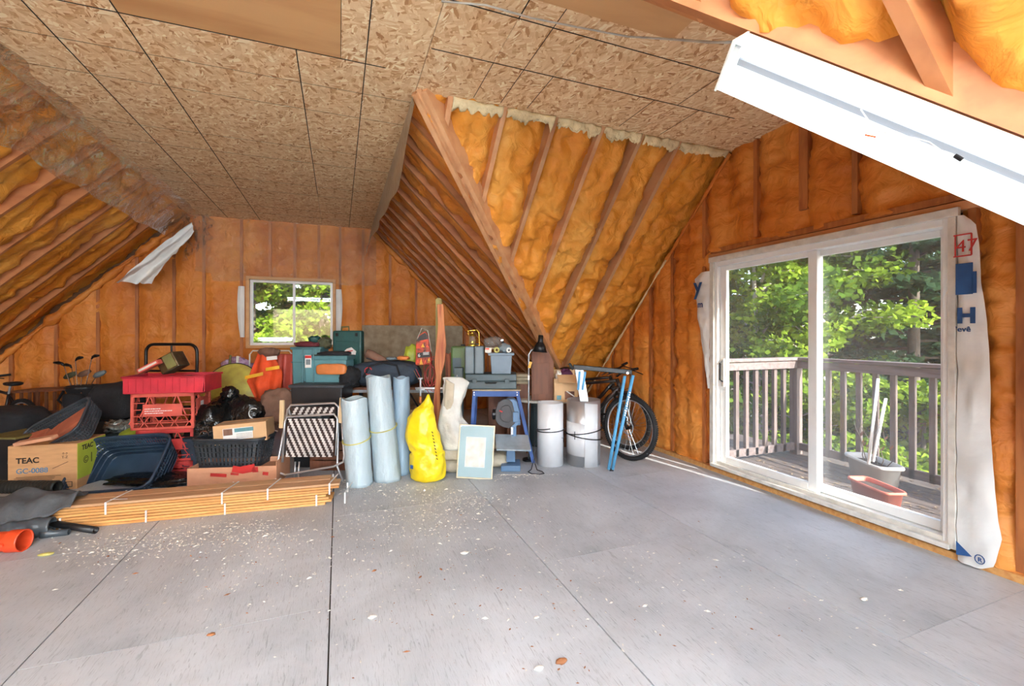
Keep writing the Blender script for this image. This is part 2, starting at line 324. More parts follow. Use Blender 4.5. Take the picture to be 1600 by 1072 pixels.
M = dict(
 foam=foam_mat('foam', (200, 118, 38), (224, 146, 52), (236, 172, 82)),
 foamd=foam_mat('foam_wall', (184, 100, 36), (206, 124, 48), (224, 152, 74)),
 cream=mk('pale_foam', (226, 206, 160), .6, var=.12, bump=.8, bscale=18, dist=.03),
 rafter=wood('rafter_wood', (206, 154, 108), (184, 126, 82), axis=1, ring=2.5), rafterx=wood('rafter_wood_x', (182, 118, 70), (156, 94, 54), axis=0, ring=2.5),
 stud=wood('stud_wood', (182, 112, 58), (146, 80, 38), axis=2, ring=6), ply=wood('shell', (120, 80, 50), (90, 60, 36)),
 osb=osb_mat(), plyw=wood('plywood', (206, 158, 106), (188, 136, 86), scale=1.2, axis=0, ring=5), floor=floor_mat(),
 dark=mk('dark_line', (40, 28, 20), .9, bump=0), white=mk('white_vinyl', (233, 233, 230), .4, var=.03, bump=.03),
 whited=mk('aged_white_paint', (214, 210, 200), .5, var=.08, scale=14, bump=.1), pglass=glass_mat('picture_glass', .02, gl=.15), glass=glass_mat('glass', .075), glassb=glass_mat('glass_back', .02),
 poly=poly_mat('poly_sheet', .10, (.62, .5, .38, 1), .12), polyb=poly_mat('poly_sheet_clear', .18, (.85, .68, .48, 1), .12), polyd=poly_mat('poly_sheet_milky', .85, (.56, .47, .32, 1), .3),
 wrap=mk('house_wrap', (226, 226, 222), .45, var=.06, scale=3, bump=.25, bscale=9, dist=.02),
 blue=mk('print_blue', (34, 78, 132), .6, bump=0), red=mk('print_red', (196, 44, 40), .6, bump=0),
 black=mk('black_plastic', (26, 27, 30), .45, bump=.05), blackm=mk('black_metal', (22, 22, 24), .35, metal=.3, bump=0), rubber=mk('rubber', (30, 30, 31), .8, bump=.2),
 blackc=mk('soft_black', (30, 30, 34), .9, bump=.4, bscale=60), navy=mk('navy_cloth', (40, 52, 66), .75, bump=.4, bscale=30), bagp=mk('bin_bag', (16, 17, 18), .22, bump=.8, bscale=14, dist=.03),
 chrome=mk('chrome', (200, 202, 205), .25, metal=1, bump=0, var=.03), alu=mk('aluminium', (205, 208, 212), .38, metal=.8, bump=.05, var=.05), galv=mk('galvanised', (172, 180, 186), .4, metal=.7, bump=.05),
 steelw=mk('white_sheet_metal', (226, 228, 230), .4, metal=.1, var=.04, bump=.04),
 card=mk('cardboard', (196, 150, 104), .8, var=.06, bump=.08, stretch=(1, 1, 6)), cardt=mk('cardboard_tan', (206, 168, 124), .8, var=.05, bump=.08), cardp=mk('cardboard_pink', (206, 150, 116), .8, var=.06, bump=.08),
 cardy=mk('cardboard_yellow', (176, 190, 60), .7, var=.06, bump=.06), olive=mk('olive', (112, 108, 60), .7), ink=mk('ink', (40, 32, 26), .8, bump=0), inkb=mk('ink_blue', (88, 130, 160), .8, bump=0),
 brick=mk('terracotta', (172, 92, 62), .85, var=.12, bump=.4), bluet=mk('blue_plastic', (44, 62, 82), .38, bump=.05), dkgrey=mk('dark_grey_plastic', (54, 60, 66), .5, bump=.08),
 redc=mk('red_crate', (200, 62, 58), .5, var=.1, bump=.08), redl=mk('faded_red_crate', (206, 88, 74), .5, var=.12, bump=.08), redp=mk('red_lid', (196, 38, 56), .55, var=.12, bump=.1),
 tin=mk('tin', (150, 145, 120), .25, metal=.9, c2=(90, 76, 54), bump=.1), yel=mk('yellow_disc', (196, 190, 88), .45, c2=(150, 128, 66), scale=5, bump=.05),
 lilac=mk('lilac_cloth', (208, 186, 214), .85, c2=(164, 120, 160), scale=25, bump=.4), orange=mk('orange_cloth', (222, 78, 30), .8, var=.12, bump=.3, bscale=20, dist=.02), hivis=mk('yellow_tape', (236, 178, 48), .5, bump=.1),
 teal=mk('teal_plastic', (88, 138, 146), .5, var=.06, bump=.05), tealc=mk('teal_lid', (70, 116, 124), .5, bump=.05), orangep=mk('orange_leather', (204, 120, 60), .5, bump=.1),
 green=mk('dark_green_case', (22, 74, 72), .5, var=.1, bump=.1), brownc=mk('brown_cloth', (124, 92, 76), .85, bump=.4), maroon=mk('maroon_cloth', (96, 34, 40), .85, bump=.4), olivec=mk('olive_cloth', (78, 78, 56), .85, bump=.4),
 roll=mk('foil_wrap', (176, 194, 202), .42, var=.05, scale=3, bump=.9, bscale=9, dist=.03, stretch=(1, 1, .5)), rollp=mk('foam_roll', (146, 170, 188), .4, var=.12, scale=4, bump=.3, stretch=(3, 3, .6)), ytape=mk('yellow_ribbon', (198, 190, 110), .5, bump=0),
 sack=mk('woven_sack', (206, 204, 196), .6, var=.1, bump=.6, bscale=16, dist=.02), sackb=mk('sack_beige', (190, 178, 156), .7, var=.1, bump=.6, bscale=16, dist=.02), yelbag=mk('yellow_bag', (236, 208, 24), .35, var=.06, bump=.7, bscale=12, dist=.02),
 gold=mk('gold_frame', (212, 200, 168), .4, metal=.2, bump=0), mat_=mk('blue_mat', (158, 186, 192), .6, var=.04, bump=0), print_=mk('print_paper', (226, 226, 220), .6, c2=(206, 200, 186), scale=14, bump=0),
 sawb=mk('saw_blue', (92, 122, 154), .45, var=.06, bump=.04), sawt=mk('saw_table', (176, 190, 198), .35, metal=.4, bump=.03), bluem=mk('blue_steel', (46, 84, 150), .5, var=.1, bump=.06), saww=mk('saw_guard', (50, 48, 50), .5, bump=.04),
 greyc=mk('grey_case', (112, 124, 130), .5, var=.06, bump=.06), greyd=mk('dark_grey_case', (70, 84, 88), .5, var=.06, bump=.05), greyb=mk('grey_bin', (116, 132, 146), .45, var=.06, bump=.05), greeng=mk('green_jug', (86, 108, 54), .45, bump=.05),
 brass=mk('brass', (206, 176, 70), .3, metal=.9, bump=0), gclear=glass_mat('jar_glass', .1, (.9, .95, .9, 1)),
 post=wood('treated_post', (176, 164, 96), (150, 132, 76), axis=2), slabw=wood('live_edge_slab', (200, 128, 78), (150, 70, 40), axis=2), cedar=wood('cedar', (186, 104, 66), (118, 52, 34), axis=2, ring=24),
 lum=wood('pine_plank', (220, 166, 100), (196, 132, 70), axis=0, ring=10), lumt=wood('pine_plank_top', (206, 164, 122), (180, 130, 90), axis=0, ring=10), strap=mk('white_strap', (226, 226, 224), .4, bump=0),
 greyboard=mk('weathered_board', (176, 160, 134), .8, var=.12, c2=(140, 122, 98), scale=8), brownp=wood('stained_panel', (122, 74, 48), (92, 50, 32), axis=2, ring=6),
 felt=mk('grey_felt', (84, 88, 92), .95, var=.12, bump=.6, bscale=30), hose=mk('hose', (34, 38, 36), .5, bump=0), greyp=mk('grey_pipe', (70, 78, 84), .35, bump=.03), oran=mk('orange_pipe', (226, 78, 40), .4, bump=.03),
 brown=mk('brown_webbing', (52, 34, 30), .7, bump=.3), webw=mk('white_webbing', (226, 220, 216), .6, bump=.3), armw=wood('chair_arm', (216, 190, 150), (196, 166, 122), axis=2),
 bluetub=mk('sky_blue_metal', (92, 164, 208), .4, var=.05, bump=.02), bikef=mk('bike_frame', (46, 38, 36), .3, metal=.2, bump=0), deckb=wood('deck_board', (96, 86, 80), (62, 54, 50), axis=1, ring=9), railw=wood('rail_wood', (116, 104, 102), (84, 74, 72), axis=1, ring=9), railz=wood('rail_wood_z', (108, 96, 92), (78, 68, 66), axis=2, ring=9),
 trough=mk('grey_planter', (196, 198, 196), .5, var=.04, bump=.03), terra=mk('terracotta_planter', (196, 104, 84), .6, var=.06, bump=.05), soil=mk('soil', (54, 44, 38), .95, bump=1, bscale=20),
 leafa=leaf_mat('leaf_bright', (78, 114, 28), (150, 174, 60)), leafb=leaf_mat('leaf_mid', (48, 82, 26), (102, 130, 46)), leafc=leaf_mat('leaf_dark', (26, 50, 32), (66, 92, 62)), bark=mk('bark', (86, 78, 70), .9, bump=.8), barkw=mk('pale_bark', (176, 168, 158), .8, bump=.4),
 earthl=mk('dry_leaf', (150, 132, 108), .9, c2=(74, 60, 48), scale=9, bump=0), earth=mk('earth', (70, 78, 44), .95, c2=(50, 46, 30)), chips=mk('chips', (236, 234, 226), .8, c2=(200, 194, 180), scale=50, bump=0), chipd=mk('chip_brown', (150, 96, 58), .8, bump=0),
 purple=mk('purple_cloth', (92, 40, 80), .8, bump=.3), redcord=mk('red_cord', (168, 48, 44), .5, bump=0), firel=mk('fire_bag', (216, 74, 30), .35, c2=(40, 28, 24), scale=16, bump=.2), fired=mk('fire_dark', (30, 26, 26), .4, bump=0), lime=mk('lime_bag', (176, 190, 60), .4, bump=.3),
 cable=mk('cable', (190, 186, 176), .5, bump=0), fixt=mk('lamp_enamel', (216, 214, 202), .4, var=.03, bump=0), divd=mk('lamp_divider', (128, 130, 134), .5, var=.02, bump=0), refl=mk('lamp_reflector', (244, 244, 244), .35, var=.01, bump=0), tube_fill=emit('fill_tube_unseen', (.74, .88, 1, 1), 165), tube=emit('fluorescent_tube', (.86, .94, 1, 1), 3),  # the much stronger tube serves only the added fill lights out of view
 tan=mk('linen', (178, 160, 132), .9, bump=.3), foil=mk('crumpled_foil', (170, 176, 172), .2, metal=.7, bump=1, bscale=12, dist=.03), stain=mk('stain', (100, 96, 96), .7, bump=0),
)
# ---------------------------------------------------------------- room shell
W = 3.62; D = 8.1; HC = 3.22; XL = -2.11; XR = .537; YA = 1.9; YB = 3.35; NY = -3.5
NL = Vector((-1, 0, 1)).normalized(); NR = Vector((1, 0, 1)).normalized(); NF = Vector((0, 1, 1)).normalized(); NN = Vector((0, -1, 1)).normalized()
def poly_slab(name, pts, n, off, th, m, parent=None):
    n = Vector(n).normalized(); a = [Vector(p)+n*off for p in pts]; b = [p+n*th for p in a]; k = len(a)
    mb = MB(); mb.add(a+b, [tuple(range(k)), tuple(reversed(range(k, 2*k)))]+[(i, i+k, (i+1) % k+k, (i+1) % k) for i in range(k)])
    return mb.build(name, m, parent)
S = dict(kind='structure')
floor = tag(MB().box((-.85, 2.3, -.06), (10.0, 12.2, .1)).build('floor', M['dark']), kind='structure')
rnd = random.Random(3)
xs = [-6.14, -4.92, -3.70, -2.48, -1.26, -.04, 1.18, 2.40, 3.62]
shared = {}
for i in range(len(xs)-1):
    y = -3.6 + (0.0 if i % 2 else -1.22)
    while y < D:
        y0, y1 = max(y, -3.6), min(y+2.44, D)
        a, b = max(xs[i], -5.6)+.0035, xs[i+1]-.0035
        if y1-y0 > .1:
            o = MB().box((0, 0, 0), (b-a, y1-y0-.003, .01)).build('plywood_sheet', M['floor'], floor)
            o.location = ((a+b)/2, (y0+y1)/2, -.005-.0008*rnd.random())
        y += 2.44
# outer shells behind the foam
zr = lambda x: XR+HC-x
wl = tag(poly_slab('wall_left', [(XL, NY, HC), (XL, D+.1, HC), (XL-HC, D+.1, 0), (XL-HC, NY, 0)], NL, .22, .04, M['ply']), kind='structure')
rs = tag(poly_slab('roof_slope', [(XR, YB, HC), (XR+HC, YB+HC, 0), (XR+HC, D+.1, 0), (XR, D+.1, HC)], NR, .22, .04, M['ply']), kind='structure')
rs2 = tag(poly_slab('roof_slope', [(XR, NY, HC), (XR, YA, HC), (XR+HC, YA-HC, 0), (XR+HC, NY, 0)], NR, .22, .04, M['ply']), kind='structure')
cf = tag(poly_slab('dormer_slope', [(XR, YB, HC), (XR+HC, YB+HC, 0), (W+.13, YB+HC, 0), (W+.13, YB, HC)], NF, .22, .04, M['ply']), kind='structure')
cn = tag(poly_slab('dormer_slope', [(XR, YA, HC), (XR+HC, YA-HC, 0), (W+.13, YA-HC, 0), (W+.13, YA, HC)], NN, .22, .04, M['ply']), kind='structure')
# walls with holes: boards round the opening
def wall_shell(name, axis, pos, th, poly, hole, m):
    lo = min(p[0] for p in poly); hi = max(p[0] for p in poly); top = max(p[1] for p in poly)
    b = bmesh.new()
    cuts = [(lo, hole[0], 0, top), (hole[1], hi, 0, top), (hole[0], hole[1], 0, hole[2]), (hole[0], hole[1], hole[3], top)]
    for a0, a1, z0, z1 in cuts:
        if a1-a0 < 1e-3 or z1-z0 < 1e-3: continue
        c = ((a0+a1)/2, (z0+z1)/2); r = bmesh.ops.create_cube(b, size=1)
        for v in r['verts']:
            u, t, z = v.co.x*(a1-a0)+c[0], v.co.y*th+pos, v.co.z*(z1-z0)+c[1]
            v.co = Vector((t, u, z)) if axis == 'x' else Vector((u, t, z))
    k = len(poly)
    for i in range(k):
        (u0, z0), (u1, z1) = poly[i], poly[(i+1) % k]
        n = Vector((z1-z0, -(u1-u0))); n.normalize()
        no = Vector((0, n.x, n.y)) if axis == 'x' else Vector((n.x, 0, n.y)); co = Vector((pos, u0, z0)) if axis == 'x' else Vector((u0, pos, z0))
        bmesh.ops.bisect_plane(b, geom=b.verts[:]+b.edges[:]+b.faces[:], plane_co=co, plane_no=no, clear_outer=True)
    me = bpy.data.meshes.new(name); b.to_mesh(me); b.free(); me.materials.append(m)
    o = bpy.data.objects.new(name, me); C.objects.link(o); return tag(o, kind='structure')
DY0, DY1, DZ0, DZ1 = 1.62, 3.54, .07, 2.155
WX0, WX1, WZ0, WZ1 = -1.31, -.085, 1.23, 2.28
e = .2
gpoly = [(YA-HC-e, 0), (YB+HC+e, 0), (YB+e, HC), (YB, HC+.1), (YA, HC+.1), (YA-e, HC)]
wr = wall_shell('wall_right', 'x', W+.11, .05, gpoly, (DY0, DY1, DZ0, DZ1), M['ply'])
bpoly = [(XL-HC-e, 0), (XR+HC+e, 0), (XR+e, HC), (XR, HC+.1), (XL, HC+.1), (XL-e, HC)]
wb = wall_shell('wall_back', 'y', D+.11, .05, bpoly, (WX0, WX1, WZ0, WZ1), M['ply'])
wf = wall_shell('wall_front', 'y', NY-.05, .1, bpoly, (-2.4, .8, .45, 2.4), M['plyw'])  # opening added in this unseen wall to light the room from behind

def foam_grid(name, parent, org, U, V, N_, ur, vr, du, dv, ribs, rec, amp, m, planes=(), hole=None, seed=0, ribw=.05, wr_=(1.0, 1.0), shrink=.5):
    org, U, V, N_ = Vector(org), Vector(U).normalized(), Vector(V).normalized(), Vector(N_).normalized()
    def axis(r, d, extra):
        a = list(np.linspace(r[0], r[1], max(2, int((r[1]-r[0])/d)+1))); 
        for x in extra:
            k = int(np.argmin([abs(t-x) for t in a])); a[k] = x
        return np.array(a)
    ua = axis(ur, du, hole[:2] if hole else ()); va = axis(vr, dv, hole[2:] if hole else ())
    uu, vv = np.meshgrid(ua, va, indexing='ij'); u = uu.ravel(); v = vv.ravel()
    dist = np.min(np.abs(u[:, None]-np.array(ribs)[None, :]), axis=1) if len(ribs) else np.full(u.shape, 1.)
    p = np.stack([u*3.4*wr_[0], v*5.2*wr_[1], np.full(u.shape, seed*7.3)], 1)
    big = fbm(p*.45, 2, seed); mid = fbm(p+2.2*fbm(p*.7, 2, seed+5)[:, None], 3, seed+9)
    fine = 1-2*np.abs(fbm(p*2.7, 3, seed+3))
    d = rec + amp*(big*.9 + mid*.9) - amp*.45*fine
    d = d + .035*shrink*np.exp(-((dist-.02)/.045)**2)*(1+.6*mid) - amp*.9*np.clip(1-((dist-.14)/.14)**2, 0, 1)
    d = np.clip(d, -.03, .2)
    if hole:
        hd = np.maximum(np.maximum(hole[0]-u, u-hole[1]), np.maximum(hole[2]-v, v-hole[3]))
        d = np.where(hd < .06, .04, d)
    co = np.array(org)[None, :]+u[:, None]*np.array(U)+v[:, None]*np.array(V)+d[:, None]*np.array(N_)
    nu, nv = len(ua), len(va)
    idx = (np.arange(nu-1)[:, None]*nv+np.arange(nv-1)[None, :])
    f = np.stack([idx, idx+nv, idx+nv+1, idx+1], -1).reshape(-1, 4)
    if hole:
        cu = (ua[:-1]+ua[1:])/2; cv = (va[:-1]+va[1:])/2
        msk = ~(((cu > hole[0]) & (cu < hole[1]))[:, None] & ((cv > hole[2]) & (cv < hole[3]))[None, :]); f = f[msk.ravel()]
    me = bpy.data.meshes.new(name); me.from_pydata(co.tolist(), [], f.tolist())
    b = bmesh.new(); b.from_mesh(me)
    for pc, pn in planes:
        bmesh.ops.bisect_plane(b, geom=b.verts[:]+b.edges[:]+b.faces[:], plane_co=pc, plane_no=pn, clear_outer=True)
    b.to_mesh(me); b.free(); me.polygons.foreach_set('use_smooth', [True]*len(me.polygons)); me.materials.append(m)
    o = bpy.data.objects.new(name, me); C.objects.link(o); o.parent = parent; o['kind'] = 'stuff'; return o
SL = HC*math.sqrt(2)
# left slope (u along Y, v down the slope)
lr = [5.46-.53*k for k in range(18) if 5.46-.53*k > NY] + [5.99, 6.52, 7.05, 7.58]
foam_grid('spray_foam', wl, (XL, 0, HC), (0, 1, 0), (-1, 0, -1), NL, (NY, D+.05), (-.05, SL), .05, .045, lr, .10, .06, M['foam'], seed=1, wr_=(1.1, .8))
for y in lr: MB().beam((XL+.02, y, HC+.02), (XL-HC-.02, y, -.02), .042, .14, NL).build('rafter', M['rafterx'], wl)
# main right slope, beyond the valley
vn = Vector((1, -1, 0))
fr = [3.78+.42*k for k in range(11)]
foam_grid('spray_foam', rs, (XR, 0, HC), (0, 1, 0), (1, 0, -1), NR, (YB-.02, D+.05), (-.05, SL+.1), .045, .045, fr, .09, .05, M['foamd'], planes=[((XR+.02, YB, 0), vn)], seed=2, wr_=(1.1, .8))
for y in fr:
    x1 = min(XR+(y-YB)+.03, XR+HC); MB().beam((XR-.02, y, HC+.02), (x1, y, HC-(x1-XR)), .042, .14, NR).build('rafter', M['rafterx'], rs)
# main right slope, nearer than the near valley
nr = [1.245, .77, .29, -.2, -.7, -1.2, -1.7, -2.2, -2.7, -3.2]
foam_grid('spray_foam', rs2, (XR, 0, HC), (0, 1, 0), (1, 0, -1), NR, (NY, YA+.02), (-.05, SL+.1), .04, .04, nr, .12, .08, M['foam'], planes=[((XR+.02, YA, 0), Vector((1, 1, 0)))], seed=3, wr_=(1.0, .8))
for y in nr:
    x1 = min(XR+(YA-y)+.03, XR+HC); MB().beam((XR-.02, y, HC+.02), (x1, y, HC-(x1-XR)), .045, .14, NR).build('rafter', M['rafterx'], rs2)
# dormer slope facing the camera: u along X, v down
cr_ = [.80, 1.245, 1.70, 2.155, 2.575, 2.995]
foam_grid('spray_foam', cf, (0, YB, HC), (1, 0, 0), (0, 1, -1), NF, (XR-.02, W+.12), (-.05, SL+.1), .03, .03, cr_, .125, .085, M['foam'], planes=[((XR-.02, YB, 0), Vector((-1, 1, 0)))], seed=4, wr_=(1.2, .75))
for x in cr_:
    y1 = YB+(x-XR); MB().beam((x, YB-.01, HC+.01), (x, y1+.02, HC-(y1-YB)-.02), .04, .14, NF).build('rafter', M['rafter'], cf)
# near dormer slope (mostly hidden)
foam_grid('spray_foam', cn, (0, YA, HC), (1, 0, 0), (0, -1, -1), NN, (XR-.02, W+.12), (-.05, SL+.1), .06, .06, [1.2, 1.65, 2.1, 2.55, 3.0], .07, .03, M['foam'], planes=[((XR-.02, YA, 0), Vector((-1, -1, 0)))], seed=5)
# valley rafters
dv = Vector((1, 1, -1)).normalized(); up = Vector((.35, .35, .7)).normalized()
a0 = Vector((XR, YB, HC)); a1 = Vector((XR+HC, YB+HC, 0)); sd = Vector((1, -1, 0)).normalized()
for k, (o1, o2) in enumerate(((-.022, 0), (.022, .028), (.066, .0))):
    MB().beam(a0+sd*o1+Vector((0, 0, -.03+o2)), a1+sd*o1+Vector((0, 0, -.03+o2)), .041, .16, up).build('valley_rafter', M['rafter'], cf)
b0 = Vector((XR, YA, HC)); b1 = Vector((XR+HC, YA-HC, 0)); sd2 = Vector((1, 1, 0)).normalized()
for o1, o2 in ((0, 0), (.045, .015)):
    MB().beam(b0+sd2*o1+Vector((0, 0, -.02+o2)), b1+sd2*o1+Vector((0, 0, -.02+o2)), .042, .16, Vector((.35, -.35, .7))).build('valley_rafter', M['rafterx'], cn)
# walls
NX = Vector((1, 0, 0)); NYv = Vector((0, 1, 0))
rst = [.40, .85, 1.33, 1.54, 2.21, 2.61, 3.07, 3.70, 4.19, 4.58, 4.98, 5.4, 5.8]
foam_grid('spray_foam', wr, (W, 0, 0), (0, 1, 0), (0, 0, 1), NX, (-1.45, 6.7), (0, HC+.1), .03, .03, rst, .038, .045, M['foamd'], seed=6,
          planes=[((W, YB, HC+.02), NF), ((W, YA, HC+.02), NN)], hole=(DY0-.02, DY1+.02, DZ0-.03, DZ1+.03), wr_=(.8, 2.0), shrink=.5)
def ztop(y): return min(HC, HC-(y-YB) if y > YB else HC, HC-(YA-y) if y < YA else HC)
for y in rst:
    z0 = DZ1+.16 if DY0-.02 < y < DY1 else 0.05
    wdt = .075 if y == 2.61 else .04
    z0 = 2.45 if y == 2.61 else z0
    MB().box((W+.05, y, (z0+ztop(y))/2), (.1, wdt, ztop(y)-z0)).build('stud', M['stud'], wr)
MB().box((W+.045, (DY0+DY1)/2, DZ1+.055), (.11, DY1-DY0+.22, .055)).build('header', M['rafter'], wr, bev=.003)
MB().box((W+.05, (DY0+DY1)/2, DZ1+.115), (.1, DY1-DY0+.22, .05)).build('header', M['stud'], wr, bev=.003)
MB().box((W+.03, 2.6, .02), (.12, 8, .045)).build('bottom_plate', M['lum'], wr)
bst = [-4.6, -4.13, -3.66, -3.2, -2.75, -2.3, -1.92, -1.42, -1.02, -.66, -.30, .03, .40, .85, 1.3, 1.75, 2.2, 2.65, 3.1]
foam_grid('spray_foam', wb, (0, D, 0), (1, 0, 0), (0, 0, 1), NYv, (-5.4, 3.85), (0, HC+.1), .045, .045, bst, .035, .038, M['foamd'], seed=8,
          planes=[((XL, D, HC+.02), NL), ((XR, D, HC+.02), NR)], hole=(WX0-.03, WX1+.03, WZ0-.03, WZ1+.03), wr_=(.8, 1.7), shrink=.5)
def zb(x): return min(HC, HC-(x-XR) if x > XR else HC, HC-(XL-x) if x < XL else HC)
for x in bst:
    if zb(x) < .2: continue
    for (p, q) in ([(0, WZ0-.04), (WZ1+.04, zb(x))] if WX0 < x < WX1 else [(0, zb(x))]):
        MB().box((x, D+.05, (p+q)/2), (.04, .1, q-p)).build('stud', M['stud'], wb)
# pale foam lips under the flat ceiling and along the slope joints
def lip(parent, p0, p1, r, seed, n=60, m='cream'):
    p0, p1 = Vector(p0), Vector(p1); ps = [p0.lerp(p1, i/n) for i in range(n+1)]
    a = fbm(np.array([[i*.35, seed, 0] for i in range(n+1)]), 3, seed); c = fbm(np.array([[i*.5, 9, seed] for i in range(n+1)]), 2, seed)
    pts = [p+Vector((0, 0, -.015*abs(c[i]))) for i, p in enumerate(ps)]
    o = MB().tube(pts, [max(.006, r*(.8+1.1*a[i])) for i in range(n+1)], 7).build('foam_bead', M[m], parent, smooth=True); return o
def jit0(a, b, s, k): return float(vnoise(np.array([[a*s, b*s, k*3.7]]), 5)[0])
edges = [XR+.25]+cr_+[W-.02]
for i in range(len(edges)-1):
    if i == 0: continue
    xa_, xb_ = edges[i]+.02, edges[i+1]-.018
    def lipf(u, v, xa_=xa_, xb_=xb_, i=i):
        dr = .035+.07*abs(jit0(u*5+i*3, .2, 1, 4))+.035*abs(jit0(u*19+i*7, .5, 1, 9)); t = dr*v
        return (xa_+(xb_-xa_)*u, YB-.004+t*.75+.02*jit0(u*8, v*3, 1, i), HC-.004-t*.95-.012*math.sin(v*3.1))
    MB().grid(lipf, 44, 6).build('foam_lip', M['cream'], cf, smooth=True, solid=.012, fix=False)
# ceiling: backing and sheets with real joints
ceil = tag(MB().box(((XL+XR)/2, (NY+D)/2, HC+.08), (XR-XL+.3, D-NY+.2, .06)).box(((XR+W)/2+.1, (YA+YB)/2, HC+.08), (W-XR, YB-YA+.3, .06)).build('ceiling', M['dark']), kind='structure')
def sheet(x0, x1, y0, y1, mat='osb', th=.014, g=.0035):
    o = MB().box((0, 0, 0), (x1-x0-g, y1-y0-g*.6, th)).build('osb_sheet' if mat == 'osb' else 'plywood_sheet', M[mat], ceil); o.location = ((x0+x1)/2, (y0+y1)/2, HC+th/2+.0008*rnd.random()); return o
ysm = [NY, -1.73, -.51, .71, 1.93, 3.15, 4.37, 5.59, 6.81, D+.05]
for j in range(len(ysm)-1):
    y0, y1 = ysm[j], ysm[j+1]
    xb = [XL, -1.60, -1.156, -.25, .17, XR] if y0 >= 3.1 else [XL, -1.60, -1.156, .015, .17, XR]
    for i in range(len(xb)-1):
        ply = (y0 < 3.1 and y0 > .5 and xb[i] == -1.156)
        if ply: sheet(xb[i], xb[i+1], y0, y1, 'plyw', .02)
        else: sheet(xb[i], xb[i+1], y0, y1)
for y0, y1 in ((YA-.02, 2.38), (2.38, 2.83), (2.83, YB+.03)):
    xb = [XR, .965, 1.41, 2.28, 2.72, W+.08] if y0 < 2.8 else [XR, 1.185, 2.5, W+.08]
    for i in range(len(xb)-1):
        if y0 < 2: sheet(xb[i], xb[i+1], y0, y1, 'osb')
        else: sheet(xb[i], xb[i+1], y0, y1)
sheet(.62, 1.9, YA-.02, 2.2, 'plyw', .01).location.z = HC-.008
# snapped chalk lines on the sheets
cl = MB()
for x, y0, y1 in ((-1.6, 3.15, D), (-1.156, 3.15, D), (-.25, 3.15, 6.3), (.17, NY, D), (.965, YA, 2.38), (-1.156, NY, 3.15)): cl.box((x, (y0+y1)/2, HC-.0012), (.0065, y1-y0, .0024))
for y, x0, x1 in ((2.38, .55, 2.7), (2.83, .55, 3.1), (3.15, XL, .3)): cl.box(((x0+x1)/2, y, HC-.0012), (x1-x0, .006, .0024))
for x, y0, y1 in ((1.185, 1.95, 3.3), (1.41, 2.83, 3.3), (.965, 2.83, 3.3), (2.28, 2.83, 3.3), (2.72, 2.83, 3.3), (2.5, 1.95, 2.83), (-.25, 3.2, 6.3)):
    cl.box((x, (y0+y1)/2, HC-.001), (.004, y1-y0, .002))
for y in (3.55, 3.96, 4.78, 5.19, 6.0, 6.4, 7.2, 7.6): cl.box(((XL+XR)/2, y, HC-.001), (XR-XL, .0025, .0012))
cl.build('chalk_line', M['dark'], ceil)
# sloping-edge boards where the dormer gable meets the ceiling at the wall
lip(wr, (W-.01, YB, HC-.02), (W-.01, YB+HC, -.02), .02, 41, 90, 'foamd')
lip(wr, (W-.03, YB+.9, HC-.93), (W-.03, YB+2.9, HC-2.93), .014, 42, 60, 'cream')
lip(wl, (XL+.0, D-.03, HC-.03), (XL-HC, D-.03, -.03), .055, 43, 110, 'foamd')
lip(rs, (XR+.0, D-.03, HC-.03), (XR+HC, D-.03, -.03), .045, 44, 110, 'foamd')
# ---------------------------------------------------------------- hanging plastic sheet
def strip(name, label, fn, nu, nv, m, cat='plastic sheet'):
    o = MB().grid(fn, nu, nv).build(name, M[m], smooth=True, fix=False); return tag(o, label, cat)
def jit(u, v, s, k): return float(vnoise(np.array([[u*s, v*s*.6, k]]), 3)[0])
strip('plastic_sheet', 'clear plastic vapour sheet hanging along the left edge of the flat ceiling', lambda u, v: (XL+.16-.30*v+.04*jit(u*7, v*3, 3, 1), 3.2+u*4.85, HC-.012-.30*v*v-.13*v+.03*jit(u*9, v*2, 2, 2)*v), 120, 12, 'poly')
strip('plastic_sheet', 'milky plastic sheet hanging down from the right edge of the ceiling by the roof valley', lambda u, v: (XR-.01-.14*v*max(0, u-.2)+.03*jit(u*6, v*2, 2, 5)*v, 3.36+u*4.6, HC-.004-(.10+.31*min(1, u*6))*v-.03*jit(u*9, 1, 2, 7)*v-.25*v*max(0, u-.6)), 90, 8, 'polyd')
strip('plastic_sheet', 'wrinkled clear plastic sheet stapled across the back wall above the window', lambda u, v: (XL+.1+u*2.62, D-.05-.05*abs(jit(u*8, v*4, 3, 11)), HC-.01-.97*v*(1-.12*(u < .08))+.02*jit(u*9, v, 2, 13)*v), 80, 30, 'polyb')
strip('plastic_sheet', 'short crumpled clear plastic flap in the upper left corner of the back wall', lambda u, v: (XL-.02+.35*u+.05*jit(u*5, v*5, 3, 14), D-.14-.1*abs(jit(u*8, v*4, 3, 15)), HC-.02-.72*v*(1-.5*u)), 20, 24, 'poly')
def cloth_fn(u, v):
    p = P(300, 346, 6.45).lerp(P(178, 440, 6.0), u); q = P(303, 362, 6.4).lerp(P(236, 443, 6.0), u)
    r = p.lerp(q, v); return r+Vector((.0, -.05*math.sin(v*11+u*5)*(.3+u), .02*jit(u*6, v*6, 2, 21)))
strip('white_cloth', 'crumpled white cloth draped from the ceiling corner down the left roof slope', cloth_fn, 40, 24, 'wrap', 'cloth')
